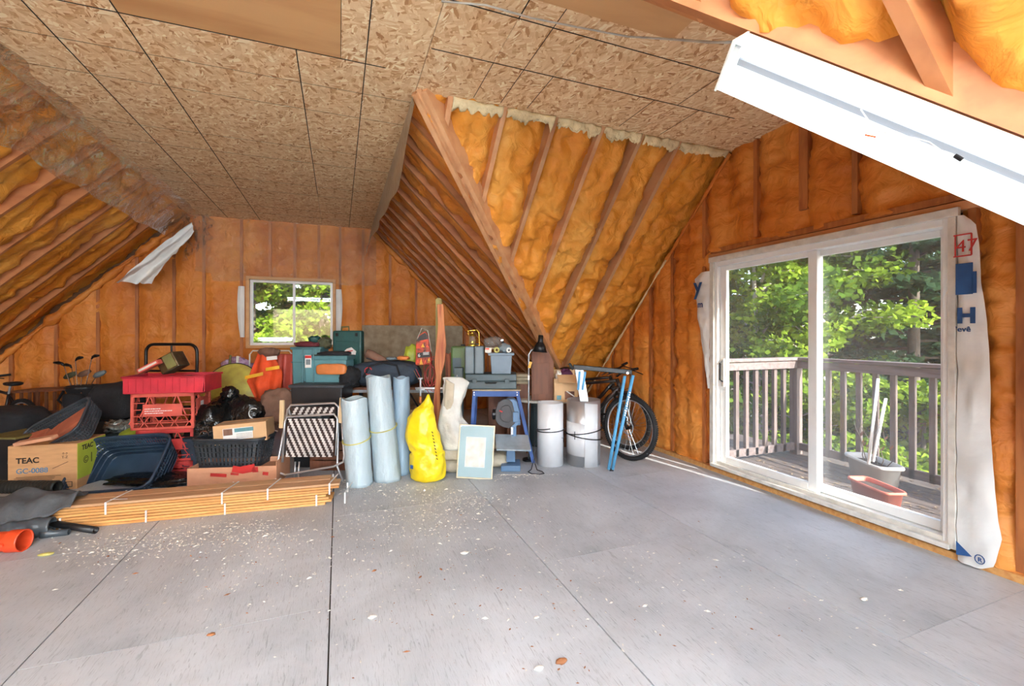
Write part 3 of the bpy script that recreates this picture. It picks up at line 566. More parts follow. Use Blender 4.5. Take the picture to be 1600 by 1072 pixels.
# ---------------------------------------------------------------- patio door
pd = E('door_1', (W, 0, 0), 0, kind='structure')
fr_ = MB(); y0, y1, z0, z1 = DY0, DY1, DZ0, DZ1
for c, d in ((((0), y0+.025, (z0+z1)/2), (.16, .05, z1-z0)), ((0, y1-.025, (z0+z1)/2), (.16, .05, z1-z0)), ((0, (y0+y1)/2, z1-.03), (.16, y1-y0-.1, .06)), ((0, (y0+y1)/2, z0+.02), (.16, y1-y0-.1, .04))): fr_.box((.05, c[1], c[2]), d)
fr_.build('door_frame', M['white'], pd, bev=.004)
MB().box((-.045, (y0+y1)/2, z0+.01), (.06, y1-y0, .03)).box((-.03, (y0+y1)/2, z0+.03), (.012, y1-y0-.1, .05)).build('door_track', M['whited'], pd)
for q in (MB().box((-.041, y1+.005, (z0+z1)/2-.008), (.022, .05, z1-z0-.012)), MB().box((-.041, y0-.005, (z0+z1)/2-.008), (.022, .04, z1-z0-.012)), MB().box((-.043, (y0+y1)/2, z1+.014), (.028, y1-y0+.08, .054))): q.build('casing', M['whited'], pd, bev=.003)
def leaf(name, a, b, x, st, top=.045, bot=.065):
    m = MB(); zA, zB = z0+.045, z1-.06
    m.box((x, a+st/2, (zA+zB)/2), (.04, st, zB-zA)); m.box((x, b-st/2, (zA+zB)/2), (.04, st, zB-zA))
    m.box((x, (a+b)/2, zB-top/2), (.04, b-a-2*st, top)); m.box((x, (a+b)/2, zA+bot/2), (.04, b-a-2*st, bot))
    o = m.build(name, M['white'], pd, bev=.004)
    MB().box((x, (a+b)/2, (zA+zB)/2+.02), (.006, b-a-2*st+.01, zB-zA-top-bot+.01)).build('glass_pane', M['glass'], o)
    return o
l1 = leaf('sliding_panel', 2.50, y1-.05, .03, .075); l2 = leaf('fixed_panel', y0+.05, 2.57, .085, .055)
h = MB(); h.box((.0, y1-.095, 1.02), (.02, .03, .28)); h.build('handle_plate', M['whited'], l1, bev=.003)
MB().tube([(-.01, y1-.1, .93), (-.045, y1-.1, .95), (-.045, y1-.1, 1.12), (-.01, y1-.1, 1.14)], .008).build('handle', M['blackm'], l1)
# ---------------------------------------------------------------- house wrap beside the door
def wrapflap(name, label, ys, zs, rz):
    # ys: (y at door edge), fn(z)->outer y
    n = 60
    def fn(u, v):
        z = zs[0]+(zs[1]-zs[0])*u; yo = rz(z); y = ys+(yo-ys)*v
        return (W-.045-.016*math.sin(v*3.1)-.012*jit(u*10, v*3, 2, 31), y, z)
    return tag(MB().grid(fn, n, 8).build(name, M['wrap'], smooth=True, fix=False), label, 'house wrap')
def rz1(z):
    t = 1-(z-.0)/2.1
    w_ = np.interp(z, [0, .05, .22, .5, .9, 1.3, 1.7, 1.95, 2.08, 2.14], [.10, .17, .20, .17, .15, .15, .115, .10, .085, .03])
    return DY0-.03-float(w_)
w1 = wrapflap('house_wrap', 'white wrap strip with blue and red printing along the near side of the patio door', DY0-.03, (.01, 2.14), rz1)
def rz2(z): return DY1+.03+float(np.interp(z, [.8, 1.0, 1.6, 2.0, 2.06], [.005, .05, .17, .215, .12]))
w2 = wrapflap('house_wrap', 'white house wrap strip with blue letters on the far side of the patio door', DY1+.03, (.85, 2.06), rz2)
RW = (RAD(90), 0, RAD(-90)); XF = W-.080
def lt(par, s, y, z, size, m, b=.004): return text('lettering', s, size, M[m], par, (XF, y, z), RW, bold=b)
lt(w2, 'y', DY1+.215, 1.84, .24, 'blue', .006); lt(w2, 'm', DY1+.165, 1.69, .095, 'blue', .002)
lt(w1, 'H', DY0-.042, 1.48, .125, 'blue', .006); lt(w1, '\u2019ev\u00ea', DY0-.036, 1.425, .045, 'blue', .001)
q = MB(); q.box((XF, DY0-.078, 1.745), (.003, .08, .19)); q.box((XF, DY0-.125, 1.72), (.003, .02, .13)); q.build('print_block', M['blue'], w1)
q = MB()
for c, d in (((XF, DY0-.07, 2.015), (.003, .085, .008)), ((XF, DY0-.07, 1.885), (.003, .085, .008)), ((XF, DY0-.112, 1.95), (.003, .008, .13)), ((XF, DY0-.036, 1.95), (.003, .006, .13))): q.box(c, d)
q.build('print_frame', M['red'], w1); text('lettering', '47', .105, M['red'], w1, (XF, DY0-.036, 1.91), (RAD(90), 0, RAD(-90)))
q = MB(); q.add([(XF, DY0-.04, .055), (XF, DY0-.04, .14), (XF, DY0-.115, .075)], [(0, 1, 2)]).build('print_triangle', M['blue'], w1)
q = MB(); q.tube([Vector((XF, DY0-.148+.022*math.cos(a/12*6.283), .075+.026*math.sin(a/12*6.283))) for a in range(12)], .003, 5, closed=True).build('print_ring', M['blue'], w1)
lt(w1, 'R', DY0-.139, .062, .034, 'blue', .001)
# ---------------------------------------------------------------- back window
bw = E('window_1', (0, D, 0), 0, kind='structure')
def rect(mb, x0, x1, z0, z1, t, y, dy):
    mb.box(((x0+x1)/2, y, z1-t/2), (x1-x0, dy, t)); mb.box(((x0+x1)/2, y, z0+t/2), (x1-x0, dy, t))
    mb.box((x0+t/2, y, (z0+z1)/2), (t, dy, z1-z0-2*t)); mb.box((x1-t/2, y, (z0+z1)/2), (t, dy, z1-z0-2*t)); return mb
rect(MB(), WX0-.045, WX1+.045, WZ0-.045, WZ1+.045, .045, .04, .14).build('window_buck', M['plyw'], bw, bev=.003)
rect(MB(), WX0, WX1, WZ0, WZ1, .04, .09, .06).build('window_frame', M['white'], bw, bev=.003)
xm = (WX0+WX1)/2+.02
MB().box((xm, .09, (WZ0+WZ1)/2), (.035, .05, WZ1-WZ0-.06)).build('mullion', M['white'], bw)
MB().box(((WX0+xm)/2, .09, (WZ0+WZ1)/2), (xm-WX0-.03, .005, WZ1-WZ0-.07)).build('glass_pane', M['glassb'], bw)
MB().box(((WX1+xm)/2, .10, (WZ0+WZ1)/2), (WX1-xm-.03, .005, WZ1-WZ0-.07)).build('glass_pane', M['glassb'], bw)
for s_, lab in ((-1, 'left'), (1, 'right')):
    x = WX0-.11 if s_ < 0 else WX1+.10
    o = MB().grid(lambda u, v: (x+s_*(-.05+.10*v*(.6+.4*math.sin(u*2.5))), D-.03-.02*math.sin(v*3), 1.36+.80*u), 20, 4).build('house_wrap', M['wrap'], smooth=True, fix=False)
    tag(o, 'narrow grey-white wrap flap %s of the back window' % lab, 'house wrap')
# ---------------------------------------------------------------- fluorescent lamp along the near valley
ld = Vector((1, -1, -1)).normalized()
def lamp(origin, ax, down, label, tm='tube'):
    z = ax.normalized(); y = (down-z*down.dot(z)).normalized(); x = y.cross(z)
    R = Matrix((x, z, -y)).transposed().to_4x4()          # local: x across, y along, z up (away from the opening)
    o = E('shop_light', origin, 0, label, 'light'); o.matrix_world = Matrix.Translation(origin) @ R
    n = 1.24; hw = .085
    prof = [(-hw, -.062), (-hw+.004, -.066), (-.035, .0), (.035, .0), (hw-.004, -.066), (hw, -.062), (.04, .006), (-.04, .006)]
    MB().prism(prof, 0, n).build('reflector', M['refl'], o)
    MB().box((0, n/2, .028), (.11, n, .045)).build('housing', M['fixt'], o, bev=.003)
    for yy in (.002, n-.002): MB().prism([(-hw-.003, -.068), (hw+.003, -.068), (.057, .052), (-.057, .052)], yy-.0035, yy+.0035).build('end_plate', M['fixt'], o)
    for xx in (-.043, .043):
        MB().tube([(xx, .03, -.030), (xx, n-.03, -.030)], .015, 14).build('fluorescent_tube', M[tm], o, smooth=True)
        for yy in (.014, n-.014): MB().box((xx, yy, -.02), (.03, .02, .05)).build('lamp_holder', M['white'], o)
    MB().box((0, n*.5, -.012), (.022, n-.05, .012)).build('divider', M['divd'], o)
    return o
lo = b0+Vector((.735, -.735, -.735))+Vector((-.015, -.015, -.128))
lp = lamp(lo, ld, Vector((-.55, -.25, -1)), 'white two-tube fluorescent shop light hung along the sloping valley rafter, upper right')
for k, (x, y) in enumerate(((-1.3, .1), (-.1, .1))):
    lamp(Vector((x, y-1.24, HC-.12)), Vector((0, 1, 0)), Vector((0, 0, -1)), 'added unseen two-tube fill light on the flat ceiling behind the camera, %s' % ['left', 'right'][k % 2], 'tube_fill')  # fill lights added out of view to brighten the room
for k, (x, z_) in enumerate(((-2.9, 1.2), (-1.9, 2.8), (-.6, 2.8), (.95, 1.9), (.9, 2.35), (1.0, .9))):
    lamp(Vector((x, NY+.12, z_)), Vector((1, 0, 0)), Vector((0, 1, 0)), 'added unseen two-tube fill light fixed level on the near end wall, %s' % ['left at head height', 'high left', 'high right', 'right at eye height', 'right above eye height', 'lowest right'][k], 'tube_fill')  # more added fill lights, unseen, throwing light forward into the room
# dangling starter cord on the tubes
pts = [P(1345, 171, 1.33), P(1358, 190, 1.28), P(1372, 205, 1.26), P(1400, 211, 1.24), P(1430, 216, 1.22), P(1452, 222, 1.2), P(1470, 235, 1.19), P(1486, 240, 1.18), P(1498, 246, 1.17)]
cd = MB().tube(pts, .0018, 6).build('dangling_wire', M['cable'], smooth=True); tag(cd, 'thin tangled wire with a black plug hanging below the fluorescent tubes', 'wire')
MB().tube([P(1492, 243, 1.17), P(1504, 250, 1.16)], .006, 8).build('plug', M['blackm'], cd); MB().tube([P(1352, 211, 1.25), P(1368, 214, 1.25)], .003, 6).build('red_connector', M['orange'], cd)
pts = [PZ2 for PZ2 in (P(690, 2, 2.42), P(760, 8, 2.40), P(830, 28, 2.50), P(900, 42, 2.55), P(980, 57, 2.6), P(1060, 62, 2.0), P(1110, 66, 1.75), P(1146, 66, 1.62))]
tag(MB().tube(pts, .005, 8).build('lamp_cable', M['cable'], smooth=True), 'pale grey cable draped along the ceiling to the shop light', 'cable')
# ---------------------------------------------------------------- outside: deck, rail, planters, trees
dk = tag(MB().box((4.75, 1.6, -.16), (2.0, 7.2, .06)).build('deck', M['deckb']), kind='structure')
for k in range(14):
    x = 3.84+k*.142
    if x < 5.5: MB().box((x, 1.6, -.105), (.134, 7.0, .034)).build('deck_board', M['deckb'], dk, bev=.004)
DZ = -.088; RX = 5.36; RYc = 3.95
rl = E('deck_railing', (RX, 0, DZ), 0, 'weathered grey wooden railing along the outer side of the deck', 'railing')
MB().box((0, 1.0, 1.19), (.14, 6.0, .036)).build('top_rail', M['railw'], rl, bev=.004); MB().box((-.03, 1.0, 1.12), (.04, 6.0, .09)).build('side_rail', M['railw'], rl, bev=.003)
MB().box((0, 1.0, .1), (.04, 6.0, .09)).build('bottom_rail', M['railw'], rl, bev=.003)
y = 3.72; k = 0
while y > -1.5:
    o = MB().box((.0, y, .6), (.04, .05, 1.1)).build('baluster', M['railz'], rl, bev=.003); y -= .165
for y in (2.05, -.2): MB().box((0, y-.05, .6), (.09, .09, 1.2)).build('post', M['railz'], rl, bev=.004)
rl2 = E('deck_railing', (4.55, RYc, DZ), 0, 'short end railing of the deck with a top rail, seen through the left glass', 'railing')
MB().box((-.0, 0, 1.19), (1.5, .14, .036)).build('top_rail', M['railw'], rl2, bev=.004); MB().box((0, -.03, 1.12), (1.5, .04, .09)).build('side_rail', M['railw'], rl2, bev=.003)
MB().box((0, 0, .1), (1.5, .04, .09)).build('bottom_rail', M['railw'], rl2, bev=.003); MB().box((.80, 0, .6), (.1, .1, 1.2)).build('post', M['railz'], rl2, bev=.004)
for k in range(9): MB().box((-.66+k*.155, 0, .6), (.05, .04, 1.1)).build('baluster', M['railz'], rl2, bev=.003)
def planter(name, label, loc, rz, w_, d_, h_, m, taper):
    o = E(name, loc, rz, label, 'planter')
    b = MB()
    def ring(k, z, r=.35):
        out = []
        for i in range(32):
            a = 2*math.pi*i/32; f = lambda t: math.copysign(abs(t)**r, t)
            out.append(Vector((f(math.cos(a))*w_/2*k, f(math.sin(a))*d_/2*(1-(1-k)*w_/d_*.6), z)))
        return out
    rs_ = [ring(taper, 0), ring(.97, h_*.86), ring(1.06, h_*.86), ring(1.08, h_*.93), ring(1.05, h_), ring(.98, h_*.985), ring(.95, h_*.8), ring(taper*.96, .03)]
    vs = sum(rs_, []); fs = [tuple(reversed(range(32)))]
    for j in range(len(rs_)-1):
        for i in range(32): fs.append((j*32+i, j*32+(i+1) % 32, (j+1)*32+(i+1) % 32, (j+1)*32+i))
    fs.append(tuple((len(rs_)-1)*32+i for i in range(32))); b.add(vs, fs).build('pot', M[m], o, smooth=True)
    MB().blob((0, 0, h_*.74), (w_*.46, d_*.42, h_*.09), .1, 6, 3, e=.6).build('soil', M['soil'], o, smooth=True); return o
planter('planter_trough', 'terracotta plastic trough planter on the deck, in front of the grey one', PZ(1368, 786, DZ), RAD(68), .44, .19, .17, 'terra', .86)
g2 = planter('planter_trough', 'large pale grey trough planter on the deck holding two white sticks', PZ(1364, 755, DZ), RAD(62), .54, .24, .24, 'trough', .86)
for (a, b_, lab) in ((P(1357, 722, 4.35), P(1372, 592, 4.55), 'taller white plastic stick leaning in the grey trough planter'), (P(1364, 718, 4.30), P(1384, 623, 4.45), 'shorter white plastic stick leaning in the grey trough planter')):
    tag(MB().tube([a-Vector((0, 0, .02)), b_], .014, 8).build('white_stick', M['white'], smooth=True), lab, 'stick')
pl = E('bare_plant', PZ(1364, 755, DZ)+Vector((0, 0, .17)), 0, 'dry bare-stemmed plant growing in the grey trough planter', 'plant')
rr = random.Random(5)
for k in range(6):
    p = Vector(((rr.random()-.5)*.1, (rr.random()-.5)*.22, 0)); ps = [p.copy()]
    for i in range(6): p = p+Vector(((rr.random()-.5)*.08, (rr.random()-.5)*.10, .09)); ps.append(p.copy())
    MB().tube(ps, [.005-.0006*i for i in range(7)], 5).build('stem', M['bark'], pl)
    lf = MB()
    for i in range(2):
        q_ = ps[2+i % 5]; lf.add([q_, q_+Vector((.03, .02, .02)), q_+Vector((.05, 0, .05)), q_+Vector((.01, -.02, .03))], [(0, 1, 2, 3)])
    lf.build('leaves', M['chipd'], pl)['kind'] = 'stuff'
rg_ = np.random.default_rng(77); b = MB()
for k in range(900):
    x, y = rg_.uniform(3.85, 5.5), rg_.normal(2.3, 1.0); a = rg_.uniform(0, 6.28); s_ = rg_.uniform(.012, .035)
    if not -1 < y < 3.9: continue
    dx, dy = math.cos(a)*s_, math.sin(a)*s_; z_ = -.086
    b.add([(x-dx, y-dy, z_), (x+dy*.5, y-dx*.5, z_+.006), (x+dx, y+dy, z_+.002), (x-dy*.5, y+dx*.5, z_+.008)], [(0, 1, 2, 3)])
tag(b.build('leaf_litter', M['earthl'], fix=False), 'dry brown leaf litter scattered over the deck boards', 'leaf litter', kind='stuff')
gr = tag(MB().box((20, 10, -3.3), (120, 120, .1)).build('ground', M['earth']), kind='structure')
def tree(name, label, loc, h_, r_, n, size, mat, bark, seed, conifer=False, low=.1, trunk_r=.12, group='trees beyond the deck'):
    rg = np.random.default_rng(seed); o = E(name, loc, 0, label, 'tree', group)
    lean = rg.normal(0, .03, 2)
    MB().tube([(lean[0]*t*h_, lean[1]*t*h_, t*h_*.93) for t in np.linspace(0, 1, 8)], [trunk_r*(1-.85*t) for t in np.linspace(0, 1, 8)], 8).build('trunk', M[bark], o, smooth=True)
    nb = 60 if conifer else 34; cen = []; br = MB()
    for k in range(nb):
        t = low+(1-low)*(k+.5)/nb; a = rg.uniform(0, 6.283)
        rad = r_*((1-t)**.8*1.0+.06) if conifer else r_*math.sqrt(max(.05, 1-((t-.5)/.62)**2))
        z_ = t*h_; tip = np.array([math.cos(a)*rad, math.sin(a)*rad, z_+(-.12*rad if conifer else .25*rad)])
        br.tube([(0, 0, z_*.96), tuple(tip*np.array([.5, .5, 1])), tuple(tip)], [trunk_r*.28, trunk_r*.14, .008], 5)
        m_ = 5 if conifer else 4
        for j in range(m_):
            f = (j+1)/m_; c_ = np.array([tip[0]*f, tip[1]*f, z_+(tip[2]-z_)*f]); cen.append((c_, (.30 if conifer else .42)*r_*(.5+.5*f)*.75))
    br.build('branches', M[bark], o)['kind'] = 'stuff'
    per = n//len(cen); V = []; 
    for c_, s_ in cen:
        pp = rg.normal(0, 1, (per, 3)); pp /= np.linalg.norm(pp, axis=1)[:, None]; pp *= (rg.uniform(0, 1, (per, 1))**.45)*s_
        pp[:, 2] *= .38 if conifer else .55; V.append(pp+c_)
    ctr = np.concatenate(V); k = len(ctr)
    a = rg.normal(0, 1, (k, 3)); a[:, 2] *= .5; a /= np.linalg.norm(a, axis=1)[:, None]; b_ = rg.normal(0, 1, (k, 3)); b_ -= a*(a*b_).sum(1)[:, None]; b_ /= np.linalg.norm(b_, axis=1)[:, None]
    s1 = size*rg.uniform(.6, 1.3, (k, 1)); wd = .22 if conifer else .38
    co = np.stack([ctr-a*s1*.5, ctr+b_*s1*wd, ctr+a*s1*.5, ctr-b_*s1*wd], 1).reshape(-1, 3)
    me = bpy.data.meshes.new('foliage'); me.from_pydata(co.tolist(), [], np.arange(k*4).reshape(-1, 4).tolist()); me.materials.append(M[mat])
    f = bpy.data.objects.new('foliage', me); C.objects.link(f); f.parent = o; f['kind'] = 'stuff'; return o
def dirp(px, dist): return P(px, 522, dist)
G = -3.25
def tr(px, zc, *a, **k):
    p = P(px, 522, zc); p.z = G; return p
tree('leafy_tree', 'bright yellow-green leafy tree straight beyond the right door pane', tr(1288, 9.5), 6.0, 1.5, 16000, .13, 'leafa', 'barkw', 11)
tree('leafy_tree', 'mid green leafy tree behind the end railing, beyond the left door pane', tr(1190, 10.5), 8.2, 2.4, 18000, .15, 'leafb', 'barkw', 12)
tree('leafy_tree', 'low yellow-green tree at the left edge of the door view', tr(1080, 12.0), 6.5, 2.3, 14000, .15, 'leafa', 'bark', 13)
tree('leafy_tree', 'light green tree showing between the near balusters on the right', tr(1430, 7.9), 3.6, 1.3, 12000, .13, 'leafa', 'bark', 14)
tree('conifer', 'tall dark conifer rising behind the bright tree at the right of the door', tr(1425, 9.6), 12.5, 2.1, 20000, .24, 'leafc', 'bark', 15, True, .12, .16)
tree('conifer', 'dark conifer behind the centre post of the door', tr(1290, 17.0), 13.5, 3.0, 18000, .28, 'leafc', 'bark', 16, True, .1, .16)
tree('conifer', 'dark conifer farthest right, cut by the right jamb of the door', tr(1560, 11.5), 11.5, 2.8, 18000, .25, 'leafc', 'bark', 17, True, .1, .16)
tree('leafy_tree', 'far wide green tree filling the gap behind the others at the left of the door', tr(1120, 19.0), 11.5, 4.2, 16000, .26, 'leafb', 'bark', 18)
tree('leafy_tree', 'far green tree behind the conifers at the right of the door', tr(1500, 19.0), 8.0, 4.5, 14000, .26, 'leafc', 'bark', 19)
tree('leafy_tree', 'bright green maple outside the back window, left side', (-2.1, 13.2, -1.2), 5.2, 1.7, 16000, .15, 'leafa', 'bark', 21, group='trees behind the back window')
tree('leafy_tree', 'green maple outside the back window, right side', (-.3, 13.8, -1.4), 5.8, 1.8, 16000, .15, 'leafb', 'bark', 22, group='trees behind the back window')
tree('conifer', 'dark conifer standing behind the maples in the back window', (-1.4, 17.5, -2.4), 9.5, 3.2, 16000, .26, 'leafc', 'bark', 23, True, .08, .16, group='trees behind the back window')
# ---------------------------------------------------------------- the lumber
LB = PZ(508, 789); LA = PZ(51, 833); LA += (LA-LB).normalized()*.12; ldv = (LB-LA).normalized(); ang = math.atan2(ldv.y, ldv.x); LL = (LB-LA).length
rr = random.Random(9)
for bi, (lab, nl, z0, dx) in enumerate((('lower strapped bundle of pine tongue-and-groove planks on the floor', 4, .0, 0), ('upper strapped bundle of pine planks, its sawdusted top face showing', 4, .087, .06))):
    bd = E('plank_bundle', LA+Vector((0, 0, z0)), ang, lab, 'lumber')
    for l in range(nl):
        for r in range(2):
            off = rr.uniform(-.05, .06)+dx; o = MB().box((0, 0, 0), (LL, .128, .0185)).build('plank', M['lumt' if (bi == 1 and l == nl-1) else 'lum'], bd, bev=.003)
            o.location = (LL/2+off, .065+r*.131+rr.uniform(-.004, .004), .0105+l*.0212); o.rotation_euler = (0, 0, rr.uniform(-.004, .004))
    hh = nl*.0212
    for x in ((.28, .80, 1.32, 1.98, 2.2) if bi == 0 else (.55, 1.3, 1.62, 2.08)):
        s_ = MB(); s_.box((x, -.006, hh/2), (.012, .002, hh+.004)); s_.box((x+.02, .13, hh+.0015), (.012, .27, .002), (0, 0, -.16)); s_.box((x, .268, hh/2), (.012, .002, hh)); s_.build('strap', M['strap'], bd)
    if bi:
        for x, a in ((.16, -.9), (.62, .7)): MB().box((x, .02, hh+.012), (.10, .012, .002), (0, .25, a)).build('strap_end', M['strap'], bd)
# ---------------------------------------------------------------- front left: felt, pipes, hose
o, s = T('felt_sheet', 'dark grey felt sheet folded over the left end of the planks', 'felt sheet', 60, 835, 3.55, z=.225)
def felt(u, v):
    top = P(-40+178*u, 775-9*u+4*math.sin(u*9), 3.42+.02*u); bt = P(-40+150*u, 836-44*u+3*math.sin(u*13), 2.98+.22*u); m = Matrix.LocRotScale(o.location, o.rotation_euler, None).inverted()
    p = top.lerp(bt, v); p.z += .045*math.sin(v*math.pi)+.016*math.sin(u*17+v*4)+.012*math.sin(v*9+u*3); return m @ p
MB().grid(felt, 40, 24).build('felt', M['felt'], o, smooth=True, solid=.012, fix=False)
o, s = T('corrugated_hose', 'black corrugated drain hose lying in front of the cardboard carton', 'hose', 48, zc=3.72, py=768, z=.085)
pts = [Vector((-.26+.0095*i, 0, .055)) for i in range(52)]
MB().tube(pts, [.052 if i % 3 else .044 for i in range(52)], 16, cap=False).build('hose_wall', M['hose'], o, smooth=True, solid=.003)
o, s = T('pipe_coupling', 'orange plastic drain pipe fitting lying at the left edge of the floor', 'pipe fitting', 8, 862, rz=.15)
pts = [Vector((-.10+.01*i, 0, .066)) for i in range(22)]
MB().tube(pts, [.058 if i < 13 else .066 for i in range(22)], 22, cap=False).build('socket', M['oran'], o, smooth=True, solid=.006)
for x in (-.03, .04): MB().lathe([(.012, 0), (.012, .014), (.006, .016)], 10, (x, -.066, .07), Euler((RAD(90), 0, 0)).to_matrix()).build('lug', M['oran'], o)
o, s = T('grey_pipe_elbow', 'dark grey ribbed plastic pipe elbow behind the orange fitting', 'pipe', 26, 846, rz=.62)
pts = [Vector((-.12+.014*i, .02*math.sin(i/6), .068)) for i in range(22)]
MB().tube(pts, [.064 if 4 < i % 9 < 8 else .057 for i in range(22)], 20, cap=False).build('pipe_wall', M['greyp'], o, smooth=True, solid=.005)
o, s = T('black_pipe', 'short black plastic pipe lying diagonally in front of the planks', 'pipe', 112, 832, rz=-.10)
MB().tube([(-.185, 0, .06), (.19, 0, .023)], .022, 16, cap=False).build('pipe_wall', M['black'], o, smooth=True, solid=.004)
o, s = T('black_pipe', 'black flared pipe stub lying under the end of the short black pipe', 'pipe', 88, 838, rz=.35)
MB().tube([(-.08, 0, .030), (-.04, 0, .028), (-.02, 0, .022), (.07, 0, .021)], [.030, .029, .021, .020], 16, cap=False).build('pipe_wall', M['greyp'], o, smooth=True, solid=.003)

# ---------------------------------------------------------------- generic makers
def carton(name, label, px0, py0, px1, py1, zc, depth, m='card', rz=0, z=None, open_=False, tape=True, cat='cardboard box', group=None, tilt=None, flaps=()):
    """closed or open cardboard box whose front spans the given pixels"""
    pc = P((px0+px1)/2, py1, zc); s = zc/F; wd, h = (px1-px0)*s, (py1-py0)*s
    o = E(name, (pc.x, pc.y, pc.z if z is None else z), -TH+rz, label, cat, group)
    if tilt: o.rotation_euler = (tilt[0], tilt[1], -TH+rz)
    b = MB(); t = .005
    b.box((0, t/2, h/2), (wd, t, h)).box((0, depth-t/2, h/2), (wd, t, h)).box((-wd/2+t/2, depth/2, h/2), (t, depth-2*t, h)).box((wd/2-t/2, depth/2, h/2), (t, depth-2*t, h)).box((0, depth/2, t/2), (wd-2*t, depth-2*t, t))
    b.build('box_body', M[m], o)
    if not open_:
        for k in (-1, 1): MB().box((0, depth/2+k*depth/4, h+t/2), (wd, depth/2-.002, t)).build('flap', M[m], o)
        if tape: MB().box((0, depth/2, h+t+.0006), (wd+.002, .05, .001)).build('tape', M['tan'], o)
    return o, wd, h
def tub(name, label, cat, loc, rz, w_, d_, h_, m, tap=.82, tilt=None, slots=0, group=None, rim=.012, r=.3, solid_lo=.1):
    """open tray or basket: rim, slatted or solid sides"""
    o = E(name, loc, -TH+rz, label, cat, group)
    if tilt: o.rotation_euler = (tilt[0], tilt[1], -TH+rz)
    n = 48; fo = []
    for i in range(720):
        a = 2*math.pi*i/720; f = lambda t: math.copysign(abs(t)**r, t); fo.append(Vector((f(math.cos(a))*w_/2, f(math.sin(a))*d_/2, 0)))
    cu = [0]
    for i in range(720): cu.append(cu[-1]+(fo[(i+1) % 720]-fo[i]).length)
    base_ = []; q = 0
    for i in range(n):
        t = cu[-1]*i/n
        while cu[q+1] < t: q += 1
        base_.append(fo[q % 720].lerp(fo[(q+1) % 720], (t-cu[q])/max(1e-9, cu[q+1]-cu[q])))
    def ring(k, z): return [Vector((p.x*k, p.y*k, z)) for p in base_]
    MB().tube(ring(1, h_), rim, 8, closed=True).build('rim', M[m], o, smooth=True)
    if slots:
        b = MB(); lo_, hi = ring(tap, 0), ring(1, h_)
        for i in range(n):
            j = (i+1) % n
            for q in range(slots):
                f = q/slots; a, c = lo_[i].lerp(lo_[j], f), hi[i].lerp(hi[j], f); g = (q+.68)/slots; a2, c2 = lo_[i].lerp(lo_[j], g), hi[i].lerp(hi[j], g)
                b.add([a, a2, c2, c], [(0, 1, 2, 3)])
        for i in range(n): j = (i+1) % n; b.add([lo_[i], lo_[j], lo_[j].lerp(hi[j], solid_lo), lo_[i].lerp(hi[i], solid_lo)], [(0, 1, 2, 3)]); b.add([lo_[i].lerp(hi[i], .84), lo_[j].lerp(hi[j], .84), hi[j], hi[i]], [(0, 1, 2, 3)])
        for k in (0, .18, .36, .54, .72, .9): b.tube([lo_[i].lerp(hi[i], min(1, k+.015)) for i in range(n)], .004, 4, closed=True)
        x = b.build('slatted_side', M[m], o, solid=.004); x['kind'] = 'stuff'
    else:
        b = MB(); vs = ring(tap, 0)+ring(1, h_); b.add(vs, [(i, (i+1) % n, (i+1) % n+n, i+n) for i in range(n)]).build('side', M[m], o, smooth=True, solid=.005, fix=False)
    b = MB(); b.add(ring(tap, .0)+ring(tap, .006), [tuple(range(n)), tuple(range(n, 2*n))]+[(i, (i+1) % n, (i+1) % n+n, i+n) for i in range(n)]).build('bottom', M[m], o)
    return o
# ---------------------------------------------------------------- carton, basket of bricks
ct, wd, h = carton('cardboard_carton', 'brown cardboard carton printed TEAC with a yellow side, holding up the basket of bricks', 12, 692, 114, 768, 3.95, .42, rz=.0, z=.0, tape=False)
for ch in list(ct.children): bpy.data.objects.remove(ch)
h = .415; wd = .51; dp = .40
b = MB().box((0, dp/2, h/2), (wd, dp, h)).build('box_body', M['card'], ct, bev=.003); ct.location = P(67, 522, 4.02); ct.location.z = 0; ct.rotation_euler = (0, 0, -TH+.24)
MB().box((wd/2+.0015, dp/2, h/2+.04), (.002, dp-.004, h-.09)).build('yellow_side', M['cardy'], ct)
zf = lambda py: CH+(HY-py)/F*3.95
text('lettering', 'TEAC', .068, M['ink'], ct, (-.195, -.002, zf(726)), (RAD(90), 0, 0), bold=.002)
text('lettering', 'GC-0088', .062, M['inkb'], ct, (-.195, -.002, zf(742)), (RAD(90), 0, 0), bold=.001)
text('lettering', '\u2191\u2191\nT-Z', .03, M['ink'], ct, (.14, -.002, zf(716)), (RAD(90), 0, 0))
b = MB()
for k in range(8): b.box((-.195+.5*(.33-.02*(k*7 % 3))-.02*(k % 2), -.0015, zf(748)-k*.0115), (.33-.03*(k*5 % 4), .001, .0035))
b.box((.13, -.0015, zf(732)), (.13, .001, .004), (0, -.45, 0)); b.build('small_print', M['ink'], ct)
b = MB(); rect(b, .17, .22, .0+zf(768), .05+zf(768), .005, -.0015, .001); b.build('print_frame', M['ink'], ct)
text('lettering', 'TEAC', .062, M['ink'], ct, (wd/2+.003, .06, zf(712)), (RAD(90), 0, RAD(90)), bold=.002)
text('lettering', '\u00a9\u2551', .09, M['ink'], ct, (wd/2+.003, .08, zf(735)), (RAD(90), 0, RAD(90)))
bk = tub('plastic_basket', 'dark grey slotted plastic basket of brick pieces tilted on the printed carton', 'basket', P(108, 684, 4.36), 0, .74, .44, .17, 'dkgrey', .86, (RAD(46), RAD(-28), -.05), 2)
Mb = Matrix.LocRotScale(bk.location, bk.rotation_euler, None)
